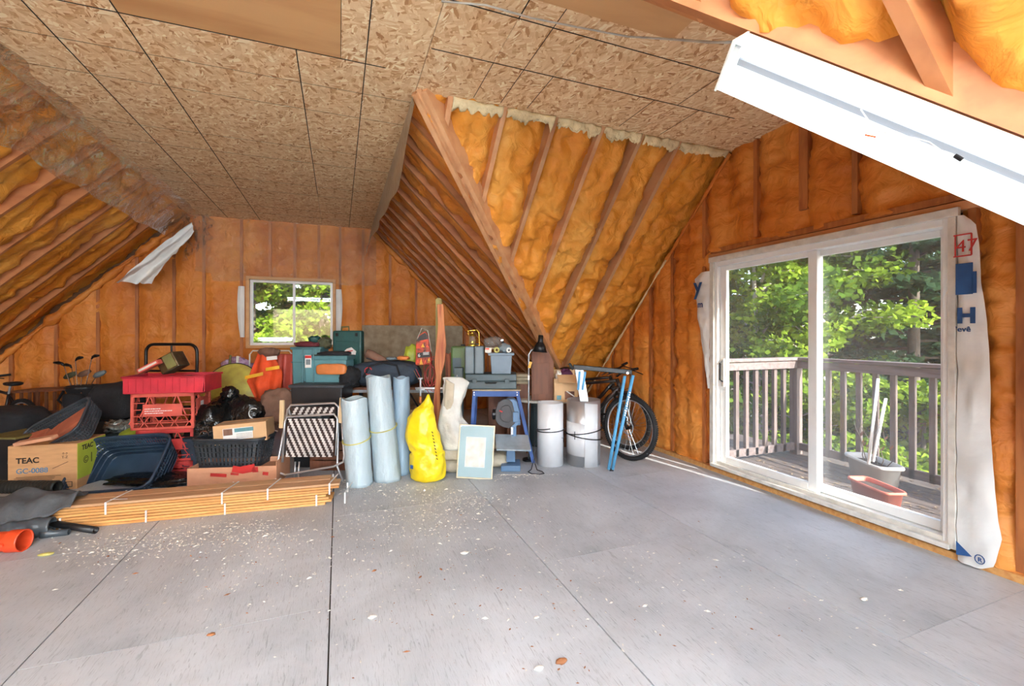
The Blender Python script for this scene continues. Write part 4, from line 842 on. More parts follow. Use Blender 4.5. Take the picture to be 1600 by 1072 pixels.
def brickat(loc, d, rot, lab, rnd_=False):
    o = E('brick_piece', Mb @ Vector(loc), 0, lab, 'brick', None); o.rotation_euler = (Mb.to_3x3() @ Euler(rot).to_matrix()).to_euler()
    if rnd_: MB().prism([(-.12, -.09), (.12, -.09), (.12, .0), (.09, .06), (.03, .09), (-.03, .09), (-.09, .06), (-.12, .0)], -.022, .022, Matrix.Rotation(RAD(90), 4, 'X')).build('brick_body', M['brick'], o, bev=.004)
    else: MB().box((0, 0, 0), d).build('brick_body', M['brick'], o, bev=.004)
brickat((.17, .03, .10), (.26, .17, .07), (0, 0, .2), 'square terracotta brick lying at the top of the tilted basket')
brickat((-.07, -.02, .10), 0, (0, 0, .5), 'round-topped terracotta tile in the middle of the tilted basket', True)
brickat((-.24, .04, .11), (.2, .2, .06), (0, .1, -.2), 'terracotta brick at the lower end of the tilted basket')
o = E('brick_piece', P(56, 688, 3.92), -TH, 'long thin pinkish brick slip resting on the edge of the printed carton', 'brick'); o.rotation_euler = (RAD(10), RAD(-10), -TH+.1)
MB().box((0, 0, 0), (.31, .07, .03)).build('brick_body', M['cardp'], o, bev=.004)
# blue tray on the planks
tub('laundry_basket', 'dark blue plastic laundry basket tipped on its side behind the planks', 'basket', P(203, 757, 4.2)+Vector((0, .16, .05)), 0, .82, .54, .27, 'bluet', .80, (RAD(50), RAD(-4), -TH+.16), 2, r=.28, solid_lo=.5)
# ---------------------------------------------------------------- milk crates on a hand truck
def milk_crate(label, px0, py1, zc, w_, h_, d_, m, z, rz=0.0, letters=False):
    pc = P(px0+w_/2/(zc/F), 522, zc); o = E('milk_crate', (pc.x, pc.y, z), -TH+rz+.24, label, 'crate', 'red milk crates on the hand truck')
    f = MB()
    for x in (-1, 1):
        for y in (-1, 1): f.box((x*(w_/2-.014), d_/2+y*(d_/2-.014), h_/2), (.028, .028, h_))
    for z_, t in ((.012, .024), (h_-.02, .04)):
        for y in (0, d_): f.box((0, abs(y-.006), z_), (w_, .012, t))
        for x in (-1, 1): f.box((x*(w_/2-.006), d_/2, z_), (.012, d_, t))
    f.build('crate_frame', M[m], o, bev=.002)
    MB().box((0, d_/2, .006), (w_-.02, d_-.02, .01)).build('crate_floor', M[m], o)
    def side(L_, place):
        b = MB(); zz = [.024, h_*.17, h_*.36, h_*.72, h_-.04]
        def seg(x0, z0, x1, z1, t=.008): b.beam(place(x0, z0), place(x1, z1), .01, t, place(0, 1)-place(0, 0) if abs(z1-z0) < .01 else place(1, 0)-place(0, 0))
        for z_ in zz[1:3]: seg(-L_/2, z_, L_/2, z_)
        n = 8
        for i in range(n+1):
            x = -L_/2+L_*i/n; dx = L_/n/2*(1 if i % 2 else -1)
            seg(x, zz[0], x+dx*.7, zz[1]); seg(x+dx, zz[1], x-dx*.3, zz[2])
        seg(-L_*.38, zz[2], -L_*.24, zz[4], .012); seg(L_*.38, zz[2], L_*.24, zz[4], .012); seg(-L_*.5, zz[3], -L_*.3, zz[3]); seg(L_*.5, zz[3], L_*.3, zz[3]); seg(-L_*.5, (zz[2]+zz[3])/2, -L_*.36, (zz[2]+zz[3])/2); seg(L_*.5, (zz[2]+zz[3])/2, L_*.36, (zz[2]+zz[3])/2)
        seg(-L_*.17, zz[3], -L_*.21, zz[4], .01); seg(L_*.17, zz[3], L_*.21, zz[4], .01)
        b.build('lattice_side', M[m], o)
    for y in (.005, d_-.005): side(w_-.03, lambda x, z_, y=y: Vector((x, y, z_)))
    for x in (-w_/2+.005, w_/2-.005): side(d_-.03, lambda t, z_, x=x: Vector((x, t+d_/2, z_)))
    MB().box((w_/2-.004, d_/2, h_*.55), (.006, d_*.7, h_*.5)).build('side_plate', M[m], o, bev=.002); MB().box((0, .002, h_*.53), (w_*.62, .008, h_*.33)).build('name_plate', M[m], o, bev=.002)
    if letters:
        text('lettering', 'PROPERTY OF CRATES INC.', .0165, M['white'], o, (-w_*.28, -.003, h_*.55), (RAD(90), 0, 0)) if 0 else None
        b = MB()
        for k, (L_, z_) in enumerate(((.13, .57), (.23, .51), (.15, .45))):
            x = -w_*.28
            while x < -w_*.28+L_: q = .006+.012*((k+int(x*1000)) % 3)/2; b.box((x+q/2, -.003, h_*z_), (q, .001, .008)); x += q+.004
        b.build('small_print', M['white'], o)
        b = MB(); b.box((w_/2+.002, d_*.45, h_*.62), (.001, .07, .06)); b.build('print_mark', M['white'], o)
    return o
zt = 4.55; sk = zt/F
zl = lambda py, zc=4.55: CH+(HY-py)/F*zc
H1 = zl(615)-.0
ch_ = .275
c1 = milk_crate('faded red milk crate with white print, topmost on the hand truck', 211, 672, zt, .56, zl(614)-zl(671), .42, 'redl', zl(671), .0, True)
c2 = milk_crate('brighter red milk crate second from the bottom, half hidden by the blue basket', 219, 720, zt, .50, zl(671)-zl(722)-.002, .42, 'redc', zl(722), .03)
c3 = milk_crate('lowest red milk crate of the hand truck stack, standing on the floor', 219, 760, zt, .50, zl(722)-.002, .42, 'redc', 0, -.02)
o, s = T('red_tray', 'flat red plastic tray full of odds and ends on top of the milk crates', 'tray', 256, zc=4.5, py=614, z=zl(614)+.002, rz=.22)
w_, d_, h_ = .72, .44, .175
b = MB(); b.box((0, .004, h_/2), (w_, .008, h_), None, .96).box((0, d_-.004, h_/2), (w_, .008, h_), None, .96).box((-w_/2+.004, d_/2, h_/2), (.008, d_-.016, h_)).box((w_/2-.004, d_/2, h_/2), (.008, d_-.016, h_)).box((0, d_/2, .004), (w_-.02, d_-.02, .008)); b.build('tray_body', M['redp'], o, bev=.006)
for k in range(11): MB().box((-w_/2+.05+k*.064, -.002, h_/2), (.008, .006, h_*.8)).build('rib', M['redp'], o)
b = MB(); rect(b, -w_/2-.008, w_/2+.008, h_-.02, h_, .02, -.002, .016); b.box((-w_/2-.004, d_/2, h_-.01), (.012, d_, .02)).box((w_/2+.004, d_/2, h_-.01), (.012, d_, .02)); b.build('rim', M['redp'], o)
MB().blob((0, d_/2, .10), (w_*.46, d_*.44, .05), .3, 5, 4, e=.6).build('contents', M['brownc'], o, smooth=True)['kind'] = 'stuff'
zb_ = zl(614)+.15
o, s = T('tin_can', 'square olive and tan metal tin tipped over in the red tray', 'tin', 276, zc=4.62, py=577, z=zl(578, 4.62), tilt=(0, RAD(-28), 0))
MB().box((0, 0, .085), (.20, .16, .17)).build('tin_body', M['tin'], o, bev=.012); MB().box((.03, -.081, .09), (.10, .002, .14)).build('green_label', M['olive'], o); MB().lathe([(.03, 0), (.03, .012), (.015, .014), (.0, .014)], 16, (.0, 0, .17)).build('cap', M['chrome'], o)
o, s = T('long_box', 'long thin red and white carton leaning in the red tray', 'carton', 234, zc=4.52, py=577, z=zl(578, 4.52), tilt=(0, RAD(-27), 0))
MB().box((.02, 0, .03), (.23, .07, .045)).build('box_body', M['redl'], o, bev=.003); MB().box((.02, -.0355, .03), (.20, .001, .02)).build('label', M['whited'], o)
# hand truck
o, s = T('hand_truck', 'black tubular hand truck holding the stack of red crates', 'hand truck', 268, zc=5.0, py=760, z=0)
hz = zl(538, 5.0); hw = .285
loop = [(-hw, 0, .12), (-hw, .0, hz-.12)]+[tuple(v) for v in arc((-hw+.09, 0, hz-.09), .09, 180, 90, 6)]+[tuple(v) for v in arc((hw-.09, 0, hz-.09), .09, 90, 0, 6)]+[(hw, 0, .12)]
MB().tube(loop, .0165, 12).build('frame_tube', M['blackm'], o, smooth=True)
for z_ in (.25, .6, 1.0): MB().tube([(-hw, 0, z_), (hw, 0, z_)], .012, 8).build('crossbar', M['blackm'], o)
MB().tube([(0, 0, 1.0), (0, 0, hz)], .01, 8).build('centre_bar', M['blackm'], o)
MB().box((0, -.05, .012), (.42, .12, .006)).build('toe_plate', M['blackm'], o)
for x in (-.29, .29): MB().tube([(x-.03, .10, .12), (x+.03, .10, .12)], .12, 24).build('wheel', M['rubber'], o, bev=.01)
# ---------------------------------------------------------------- lumps behind
def bag(name, label, cat, px, zc, z, r, m, seed, amp=.22, freq=2.2, e=.8, rz=0, knot=None, flat=None, detail=(40, 26)):
    o, s = T(name, label, cat, px, zc=zc, py=522, z=z, rz=rz)
    MB().blob((0, 0, r[2]), r, amp, freq, seed, e, detail[0], detail[1], flat=-r[2]*.92 if flat is None else flat).build('bag_body' if 'bag' in name else 'body', M[m], o, smooth=True)
    if knot: MB().blob(knot, (.09, .08, .09), .35, 4, seed+3, 1, 24, 16).build('knot', M[m], o, smooth=True)
    return o
bag('garbage_bag', 'knotted shiny black garbage bag in front of the yellow disc', 'garbage bag', 372, 5.1, .12, (.36, .26, .30), 'bagp', 11, .28, 2.4, .8, knot=(-.02, -.12, .62))
bag('garbage_bag', 'slumped black garbage bag right of the hand truck, under the yellow disc', 'garbage bag', 330, 4.85, .0, (.22, .22, .33), 'bagp', 12, .25, 2.2)
o, s = T('snow_saucer', 'large scuffed yellow-green round plastic disc standing behind the garbage bag', 'sled', 352, zc=5.5, py=660, z=zl(668, 5.5), tilt=(RAD(74), 0, .0))
MB().lathe([(0, .10), (.15, .085), (.27, .05), (.345, .01), (.375, 0), (.382, .008), (.375, .015), (.345, .022), (.27, .062), (.15, .097), (0, .112)], 48, (0, .42, 0), sy=1.0).build('disc', M['yel'], o, smooth=True)
MB().lathe([(.372, .002), (.388, .004), (.388, .012), (.372, .014)], 48, (0, .42, 0)).build('rim_band', M['black'], o)
o, s = T('scythe_handle', 'old wooden tool handle sticking up behind the yellow disc', 'tool', 358, zc=5.8, py=560, z=.0)
MB().tube([(-.02, 0, 0), (-.03, 0, .6), (-.01, 0, .95), (.0, 0, zl(578, 5.8)), (.02, .0, zl(555, 5.8))], [.014, .016, .017, .02, .012], 10).build('handle_wood', M['olive'], o, smooth=True)
bag('lilac_blanket', 'crumpled lilac and white blanket behind the yellow disc', 'blanket', 372, 6.0, zl(606, 6.0)-.14, (.22, .16, .27), 'lilac', 14, .3, 3)
bag('lilac_blanket', 'pale lilac blanket edge showing between red tray and yellow disc', 'blanket', 325, 6.0, .55, (.20, .12, .17), 'lilac', 15, .25, 3)
# coveralls hanging
def hang(name, label, cat, px0, py0, px1, py1, zc, m, seed, fold=4, amp=.03, poly=None):
    o, s = T(name, label, cat, (px0+px1)/2, py1, zc, z=None)
    wd, h = (px1-px0)*s, (py1-py0)*s
    def fn(u, v):
        l, r = (poly(v) if poly else (0, 1)); x = (l+(r-l)*u-.5)*wd
        return (x, -.05*math.sin(u*math.pi)-amp*math.sin(u*fold*6.283+seed+v*2)*(.4+v*.6), h*(1-v))
    MB().grid(fn, 40, 30).build('cloth', M[m], o, smooth=True, solid=.012, fix=False); return o, wd, h
o, wd, h = hang('safety_coveralls', 'orange safety coveralls with yellow tape hanging beside the teal box', 'coveralls', 386, 550, 450, 642, 5.55, 'orange', 2, 2, .035, poly=lambda v: (.30*(1-v*2) if v < .5 else .35*(v-.5)*2*.9, .62+.25*min(1, v*3)-(.15*(v-.4) if v > .4 else 0)))
for k, (x0, x1, z0, dz) in enumerate(((-.22, .0, .40, .05), (.03, .20, .50, .03))):
    MB().grid(lambda u, v: (x0+(x1-x0)*u, -.098-.012*math.sin(u*3), h*z0/.73+dz*u+.04*v), 10, 2).build('reflective_tape', M['hivis'], o, solid=.002)
MB().box((.11, -.105, h*.60/.73+.06), (.13, .002, .045), (0, -.1, 0)).build('white_patch', M['white'], o)
MB().blob((.03, -.02, h-.0), (.13, .07, .06), .3, 3, 5).build('collar', M['brownc'], o, smooth=True)
hang('red_jacket', 'dull red-brown jacket hanging right of the orange coveralls', 'jacket', 432, 553, 456, 640, 5.86, 'redl', 5, 2, .03)
bag('brown_bag', 'dark brown cloth bag slumped behind the folding lawn chair', 'bag', 436, 5.15, .38, (.20, .15, .20), 'brownc', 17, .25, 2.5)
o, s = T('metal_rack', 'thin white metal clothes rack behind the orange coveralls', 'rack', 402, zc=5.9, py=522, z=0)
MB().tube([(-.10, 0, 0), (-.10, 0, 1.14), (-.06, 0, 1.19), (.42, 0, 1.19), (.46, 0, 1.14), (.46, 0, 0)], .010, 8).build('rack_tube', M['whited'], o, smooth=True)
for x in (.5, 0.56): MB().tube([(-.10-x*.3, 0, .9), (-.10-x*.3, 0, 1.12)], .008, 6).build('hook_rod', M['whited'], o)
bag('soft_black', 'crumpled dark sheet added as the shade on the floor between the planks and the crates', 'plastic sheet', 245, 4.22, 0, (.42, .16, .045), 'bagp', 88, .3, 3)  # added dark heap, stands in for the shaded gap behind the planks
# boxes in front row centre-left
o, wd, h = carton('printed_box', 'open cardboard box with red printing under the black slotted basket', 298, 730, 428, 768, 4.15, .36, 'cardp', z=0, open_=True, rz=.12)
h_r = zl(730, 4.15)
for ch in list(o.children): bpy.data.objects.remove(ch)
b = MB(); t = .006; wd = .77; dp = .34
b.box((0, t/2, h_r/2), (wd, t, h_r)).box((0, dp, h_r/2), (wd, t, h_r)).box((-wd/2, dp/2, h_r/2), (t, dp, h_r)).box((wd/2, dp/2, h_r/2+.02), (t, dp, h_r+.04)).box((0, dp/2, h_r-.05), (wd, dp, t)); b.build('box_body', M['cardp'], o)
b = MB(); 
for (x, z_, a, c) in ((-.12, .09, .14, .03), (.05, .045, .10, .06), (.14, .04, .12, .07), (.20, .05, .05, .05), (.29, .09, .05, .03), (.02, .085, .07, .02)): b.box((x, -.001, h_r-z_+.02), (a, .001, c), (0, .2*math.sin(x*30), 0))
b.build('red_print', M['red'], o)
bq = tub('slotted_basket', 'black slotted plastic basket holding the labelled cardboard box', 'basket', P(368, 522, 4.42), 0, .66, .36, .27, 'dkgrey', .88, (0, 0, -TH+.15), 1); bq.location.z = zl(728, 4.35)+.005
MB().tube([tuple(v) for v in arc((-.31, .0, .27), .045, 0, 180, 10)], .005, 6).build('wire_handle', M['chrome'], bq)
o, wd, h = carton('labelled_box', 'tan cardboard box with a white and teal picture label, lying in the black basket', 339, 662, 414, 691, 4.30, .26, 'cardt', rz=.22, z=zl(692, 4.3), tilt=(0, RAD(-4), 0))
MB().box((-.02, -.0012, h*.52), (wd*.56, .001, h*.62)).build('label', M['white'], o); MB().box((-.105, -.002, h*.64), (wd*.17, .001, h*.34)).build('label_picture', M['brownc'], o); MB().box((.035, -.002, h*.70), (wd*.36, .001, h*.2)).build('label_band', M['teal'], o)
b = MB(); 
for k in range(4): b.box((.035, -.002, h*(.5-.07*k)), (wd*.30, .001, .003))
b.build('label_print', M['ink'], o)
o, s = T('coat_hanger', 'white plastic coat hanger hook standing up behind the labelled box', 'hanger', 397, zc=4.75, py=655, z=zl(655, 4.75)-.05)
MB().tube([tuple(v) for v in arc((0, 0, .11), .055, 60, 235, 14)]+[(.02, 0, .04), (.05, 0, .0)], .005, 8).build('hook', M['white'], o, smooth=True); MB().tube([(-.2, 0, -.06), (.05, 0, .0), (.25, 0, -.08)], .005, 8).build('shoulder', M['white'], o)
o, s = T('dark_tote', 'dark navy storage tote standing on the floor right of the milk crates', 'tote', 300, zc=4.6, py=522, z=0)
MB().box((0, .15, .16), (.26, .3, .32), None, .88).build('tote_body', M['navy'], o, bev=.01); MB().box((0, .15, .325), (.28, .32, .02)).build('rim', M['navy'], o)
MB().box((0, .15, .345), (.27, .31, .02)).build('lid', M['black'], o, bev=.005)
o, s = T('grey_lidded_bin', 'grey plastic storage bin with a flat lid behind the printed carton', 'bin', 172, zc=4.75, py=522, z=0)
hb = zl(690, 4.75); MB().box((0, .2, hb/2), (.44, .4, hb), None, .88).build('bin_body', M['greyc'], o, bev=.01); MB().box((0, .2, hb+.012), (.48, .44, .028)).build('lid', M['greyd'], o, bev=.006)
o, s = T('yellow_bin_lid', 'pale yellow-green curved plastic lid on the grey bin', 'lid', 202, zc=4.72, py=686, z=hb+.03, tilt=(.25, 0, 0)); MB().blob((0, .1, .03), (.14, .12, .04), .05, 2, 8, .7).build('lid_body', M['lime'], o, smooth=True)
for k, (px, r) in enumerate(((182, .12), (204, .07))):
    bag('crumpled_foil', ['crumpled shiny clear plastic wrap on the grey bin', 'small shiny crumpled wrap beside the milk crates'][k], 'wrapping', px, 5.0, hb+.04, (r, .1, .07), 'foil', 30+k, .5, 4, 1)
bag('duffel_bag', 'bulky black padded bag lying between the golf bag and the red crates', 'bag', 187, 5.25, .42, (.27, .22, .21), 'blackc', 18, .12, 1.6, .6)
bag('duffel_bag', 'flat black folded bag on the dark bench left of the golf bag', 'bag', 12, 4.9, .30, (.34, .25, .16), 'blackc', 19, .15, 1.8, .6)
o, s = T('footlocker', 'low black trunk supporting the bags behind the basket of bricks', 'trunk', 150, zc=5.3, py=522, z=0)
MB().box((0, .2, .205), (1.15, .5, .41)).build('locker_body', M['black'], o, bev=.01); MB().box((0, .2, .395), (1.17, .52, .03)).build('lid', M['blackc'], o, bev=.004)
o, s = T('dark_bench', 'dark wooden slatted bench behind the basket of bricks', 'bench', 66, zc=5.6, py=522, z=0)
MB().box((0, .2, .70), (.95, .36, .03), (0, -.05, 0)).build('seat_board', M['brownp'], o, bev=.004); MB().box((0, .05, .42), (.95, .03, .05)).build('rail', M['brownp'], o)
for k in range(9): MB().box((-.42+k*.105, .05, .55), (.03, .02, .26)).build('slat', M['brownp'], o)
for x in (-.44, .44):
    for y in (.05, .35): MB().box((x, y, .34), (.045, .045, .68)).build('leg', M['brownp'], o)
o, s = T('olive_box', 'olive cardboard box at the left edge beside the printed carton', 'cardboard box', 6, zc=4.2, py=522, z=0)
MB().box((-.06, .2, .21), (.34, .4, .42)).build('box_body', M['black'], o, bev=.004); MB().box((-.06, .2, .43), (.35, .41, .02)).build('lid', M['olive'], o, bev=.003)
# golf bag and clubs
gb, s = T('golf_bag', 'black golf bag with zipped pockets leaning against the back wall, full of clubs', 'golf bag', 130, zc=5.75, py=522, z=.42)
hg = zl(602, 5.75)-.42
MB().lathe([(.14, 0), (.15, .05), (.145, .2), (.15, hg-.08), (.165, hg-.06), (.17, hg-.01), (.155, hg)], 24, (0, 0, 0)).build('bag_tube', M['blackc'], gb, smooth=True)
MB().blob((.02, -.15, hg*.45), (.11, .05, hg*.3), .06, 2, 3, .5).build('pocket', M['blackc'], gb, smooth=True); MB().tube([(-.1, -.15, .1), (-.16, -.16, hg*.5), (-.1, -.15, hg-.05)], .015, 6).build('strap', M['black'], gb)
MB().tube([Vector((.17*math.cos(a/20*6.283), .17*math.sin(a/20*6.283), hg-.02)) for a in range(20)], .012, 6, closed=True).build('collar', M['black'], gb)
clubs = [(100, 572, 'iron', 'golf iron leaning far left out of the golf bag', -1), (118, 564, 'iron', 'golf iron with dark head standing in the middle of the golf bag', 1), (143, 561, 'iron', 'tallest golf iron, its head turned right, in the golf bag', 1), (128, 585, 'cover', 'golf club with a grey-brown head cover in the golf bag', 1), (152, 586, 'cover2', 'golf club with a pale grey sock cover leaning right in the golf bag', 1), (106, 588, 'cover3', 'golf club with a small olive cover in the golf bag', -1), (112, 575, 'iron', 'shiny golf iron half hidden behind the others in the golf bag', -1)]
for k, (px, py, kd, lab, sg) in enumerate(clubs):
    top = P(px, py, 5.7+.02*k); bot = P(124+(px-124)*.45, 603, 5.74); bot.z -= .06
    o = E('golf_club', bot, -TH, lab, 'golf club', 'golf clubs in the black golf bag'); R_ = Matrix.Rotation(TH, 3, 'Z'); t_ = R_ @ (top-bot)
    MB().tube([(0, 0, 0), t_], .005, 8).build('shaft', M['chrome'], o)
    if kd == 'iron':
        MB().tube([t_, t_+Vector((sg*.02, 0, .03)), t_+Vector((sg*.06, -.01, .042)), t_+Vector((sg*.11, -.02, .045))], [.008, .016, .022, .012], 10, sq=1.0).build('club_head', M['blackm'], o, smooth=True)
    else:
        mm = {'cover': 'brownc', 'cover2': 'greyc', 'cover3': 'olivec'}[kd]; MB().tube([t_+Vector((-.04, 0, -.02)), t_, t_+Vector((.05, 0, .02)), t_+Vector((.10, 0, .045))], [.02, .036, .036, .022], 12).build('head_cover', M[mm], o, smooth=True)
# ---------------------------------------------------------------- folding lawn chair
ch, s = T('folding_lawn_chair', 'folded aluminium lawn chair with brown and white woven webbing', 'lawn chair', 483, 752, zc=4.28, z=0, tilt=(RAD(-7), 0, 0))
S_ = 4.28/F; X = lambda px: (px-483)*S_; Z = lambda py: (752-py)*S_
def rl_(pts, r=.011, nm='frame_tube', m='alu'): return MB().tube(pts, r, 10).build(nm, M[m], ch, smooth=True)
rl_([(X(443), 0, Z(640)), (X(432), 0, Z(725)), (X(434), 0, Z(738)), (X(445), 0, Z(742)), (X(520), 0, Z(729)), (X(535), 0, Z(722)), (X(536), 0, Z(712)), (X(527), 0, Z(640))])
rl_([(X(446), .03, Z(650)), (X(441), .03, Z(640)), (X(445), .03, Z(634)), (X(515), .03, Z(631)), (X(522), .03, Z(637)), (X(524), .03, Z(730)), (X(534), .03, Z(752-1)), (X(522), .03, Z(751))])
rl_([(X(441), -.02, Z(722)), (X(441), -.02, Z(660)), (X(444), -.02, Z(652)), (X(518), -.02, Z(648)), (X(524), -.02, Z(655)), (X(524), -.02, Z(712))])
for x in (459, 465): rl_([(X(x), .01, Z(722)), (X(x), .01, Z(752))], .008, 'leg')
MB().box((X(434), 0, Z(648)), (.042, .03, Z(628)-Z(672)), (0, -.04, 0)).build('armrest', M['armw'], ch, bev=.006); MB().box((X(528), 0, Z(642)), (.042, .03, Z(624)-Z(664)), (0, .03, 0)).build('armrest', M['armw'], ch, bev=.006)
def web(nm, x0, x1, z0, z1, y, cell, dirn=1):
    nx, nz = int((x1-x0)/cell), int((z1-z0)/cell*1.0); a, b = MB(), MB(); b.box(((x0+x1)/2, y+.004, (z0+z1)/2), (x1-x0, .004, z1-z0))
    for i in range(nx):
        for j in range(nz):
            t = ((i*2+dirn*j) % 10); cx, cz = x0+(i+.5)*(x1-x0)/nx, z0+(j+.5)*(z1-z0)/nz
            (a if t < 5 else b).box((cx, y-(.002 if t < 5 else .001), cz), (cell*.94, .005, cell*.8))
    a.build('white_webbing', M['webw'], ch); b.build('brown_webbing', M['brown'], ch)
web('w', X(446), X(520), Z(714), Z(655), -.02, .0115); web('w', X(448), X(517), Z(649), Z(637), .025, .0115, -1)
# ---------------------------------------------------------------- rolls
def rollf(name, label, px_b, py_b, px_t, py_t, r0, r1, m, cat='insulation roll', ribbon=None, seed=1, sides=40):
    zc = zc_at(px_b, py_b)+r0*.8; b0 = P(px_b, 522, zc); b0.z = 0; tp = P(px_t, py_t, zc+.12); o = E(name, b0, -TH, label, cat)
    t = Matrix.Rotation(TH, 3, 'Z') @ (tp-b0); n = 30; mb = MB(); rg = fbm(np.array([[i*.6, k*.35, seed] for i in range(n+1) for k in range(sides)]), 3, seed).reshape(n+1, sides)
    vs = []
    for i in range(n+1):
        f = i/n; r = r0+(r1-r0)*f
        for k in range(sides):
            a = 2*math.pi*k/sides; rr_ = r*(1+.05*rg[i, k]); vs.append(t*f+Vector((math.cos(a)*rr_, math.sin(a)*rr_, (.012*math.sin(a*3+seed) if i == n else 0))))
    fs = [(i*sides+k, i*sides+(k+1) % sides, (i+1)*sides+(k+1) % sides, (i+1)*sides+k) for i in range(n) for k in range(sides)]
    mb.add(vs, fs+[tuple(reversed(range(sides)))]); ic = len(mb.v)
    inner = [v*1.0 for v in vs[-sides:]]; c_ = t; ring2 = [c_+(v-c_)*.82 for v in inner]; ring3 = [v-Vector((0, 0, .05)) for v in ring2]
    mb.add(inner+ring2+ring3, [(k, (k+1) % sides, sides+(k+1) % sides, sides+k) for k in range(sides)]+[(sides+k, sides+(k+1) % sides, 2*sides+(k+1) % sides, 2*sides+k) for k in range(sides)]+[tuple(2*sides+k for k in range(sides))])
    mb.build('roll_wrap', M[m], o, smooth=True)
    if ribbon:
        f = ribbon; r = (r0+(r1-r0)*f)*1.035; MB().tube([t*f+Vector((math.cos(a/30*6.283)*r, math.sin(a/30*6.283)*r, .03*math.sin(a/30*6.283+.4))) for a in range(30)], .011, 6, closed=True, sq=.4).build('ribbon', M['ytape'], o, smooth=True)
    return o
rollf('insulation_roll', 'short silver-grey wrapped insulation roll leaning left, with a yellow ribbon', 562, 762, 553, 622, .118, .122, 'roll', ribbon=.52, seed=3)
rollf('insulation_roll', 'tallest silver-grey wrapped insulation roll in the middle, with a yellow ribbon', 606, 754, 591, 588, .130, .118, 'roll', ribbon=.50, seed=6)
rollf('insulation_roll', 'slim smooth blue-grey foam roll standing right of the two wrapped rolls', 628, 743, 627, 590, .085, .085, 'rollp', seed=9)
# ---------------------------------------------------------------- long dark table behind the rolls
TZ = .80; tzc = 5.15
tb, s = T('folding_table', 'long dark folding work table carrying the teal box and the duffel bag', 'table', 576, zc=tzc, py=522, z=0)
MB().box((0, .34, TZ-.015), (1.80, .72, .03)).build('table_top', M['brownp'], tb, bev=.004)
MB().box((0, 0, TZ-.04), (1.80, .03, .045)).build('apron', M['galv'], tb)
for x in (-.84, -.1, .84):
    for y in (.04, .62): MB().box((x, y, (TZ-.03)/2), (.035, .035, TZ-.03)).build('leg', M['blackm'], tb)
for x0, x1 in ((.45, .84), (.84, .45)): MB().tube([(x0, .03, .12), (x1, .03, TZ-.05)], .01, 6).build('brace', M['blackm'], tb)
zt_ = lambda py, zc: CH+(HY-py)/F*zc
# black tote on a stool height under the edge, in front of the table
bt, s = T('black_tote', 'black lidded storage tote stacked in front of the work table, behind the lawn chair', 'tote', 494, zc=4.72, py=522, z=0)
ht = zt_(602, 4.72); MB().box((0, .17, ht/2), (.54, .34, ht), None, .9).build('tote_body', M['black'], bt, bev=.01); MB().box((0, .17, ht-.012), (.58, .37, .03)).build('lid', M['dkgrey'], bt, bev=.006)
bag('grey_net', 'bundle of dark grey netting lying on the black tote shelf behind the chair', 'netting', 492, 4.52, .44, (.16, .1, .09), 'dkgrey', 40, .4, 4)
o, s = T('wooden_crate', 'brown wooden crate on the floor behind the legs of the lawn chair', 'crate', 512, zc=4.62, py=522, z=0)
for k in range(3): MB().box((0, 0, .06+k*.1), (.36, .02, .09)).build('crate_slat', M['brownp'], o, bev=.003)
for x in (-.17, .17): MB().box((x, .04, .165), (.03, .06, .33)).build('corner_post', M['brownp'], o)
MB().box((0, .06, .01), (.36, .1, .02)).build('base_board', M['brownp'], o)
# teal box
tz = 4.98
o, s = T('teal_toolbox', 'teal plastic storage box, the front one with a telescopic handle', 'tool box', 508, zc=tz, py=522, z=TZ+.003)
tb_h = zt_(557, tz)-TZ; X = lambda px: (px-508)*tz/F
MB().box((0, .13, tb_h/2-.0), (X(543)-X(477), .26, tb_h), None, .94).build('box_body', M['teal'], o, bev=.012)
MB().box((0, .13, tb_h-.02), (X(545)-X(475), .28, .05)).build('lid', M['tealc'], o, bev=.01)
x0, x1 = X(474), X(491); tt = zt_(546, tz)-TZ
MB().tube([(x0, -.02, .02), (x0, -.02, tt), (x1, -.02, tt), (x1, -.02, .02)], .008, 8).build('handle', M['tealc'], o)
MB().box(((x0+x1)/2, -.014, zt_(565, tz)-TZ), (.07, .002, .14)).build('label', M['white'], o); MB().box(((x0+x1)/2, -.0155, zt_(558, tz)-TZ), (.07, .002, .03)).build('label_band', M['red'], o); MB().box(((x0+x1)/2, -.0155, zt_(566, tz)-TZ), (.05, .002, .06)).build('label_picture', M['greyc'], o)
o, s = T('teal_tote', 'taller teal plastic tote behind the teal tool box, clothes piled on top', 'tote', 478, zc=5.36, py=522, z=TZ+.003)
th_ = zt_(543, 5.36)-TZ; MB().box((0, .13, th_/2), (.34, .26, th_), None, .93).build('tote_body', M['teal'], o, bev=.012); MB().box((0, .13, th_-.012), (.37, .29, .03)).build('rim', M['tealc'], o, bev=.006); MB().box((0, .0, th_*.6), (.345, .01, .012)).build('ridge', M['tealc'], o)
bag('cloth_pile', 'dark red folded cloth on the taller teal tote', 'cloth', 482, 5.45, TZ+th_, (.15, .1, .035), 'maroon', 44, .35, 3)
bag('cloth_pile', 'dark green crumpled cloth peak on the taller teal tote', 'cloth', 492, 5.5, TZ+th_+.045, (.07, .07, .045), 'green', 45, .4, 3)
bag('cloth_pile', 'olive crumpled cloth right of the red cloth on the teal tote', 'cloth', 507, 5.48, TZ+th_-.02, (.075, .08, .07), 'olivec', 46, .35, 3)
bag('tan_pouch', 'tan leather pouch lying on top of the teal tool box', 'pouch', 518, 4.93, TZ+tb_h*.45, (.165, .035, .06), 'orangep', 47, .05, 2, .45)
bag('dark_cloth', 'dark cloth strip lying over the lid of the teal tool box', 'cloth', 524, 5.08, TZ+tb_h+.004, (.17, .1, .025), 'blackc', 48, .4, 3)
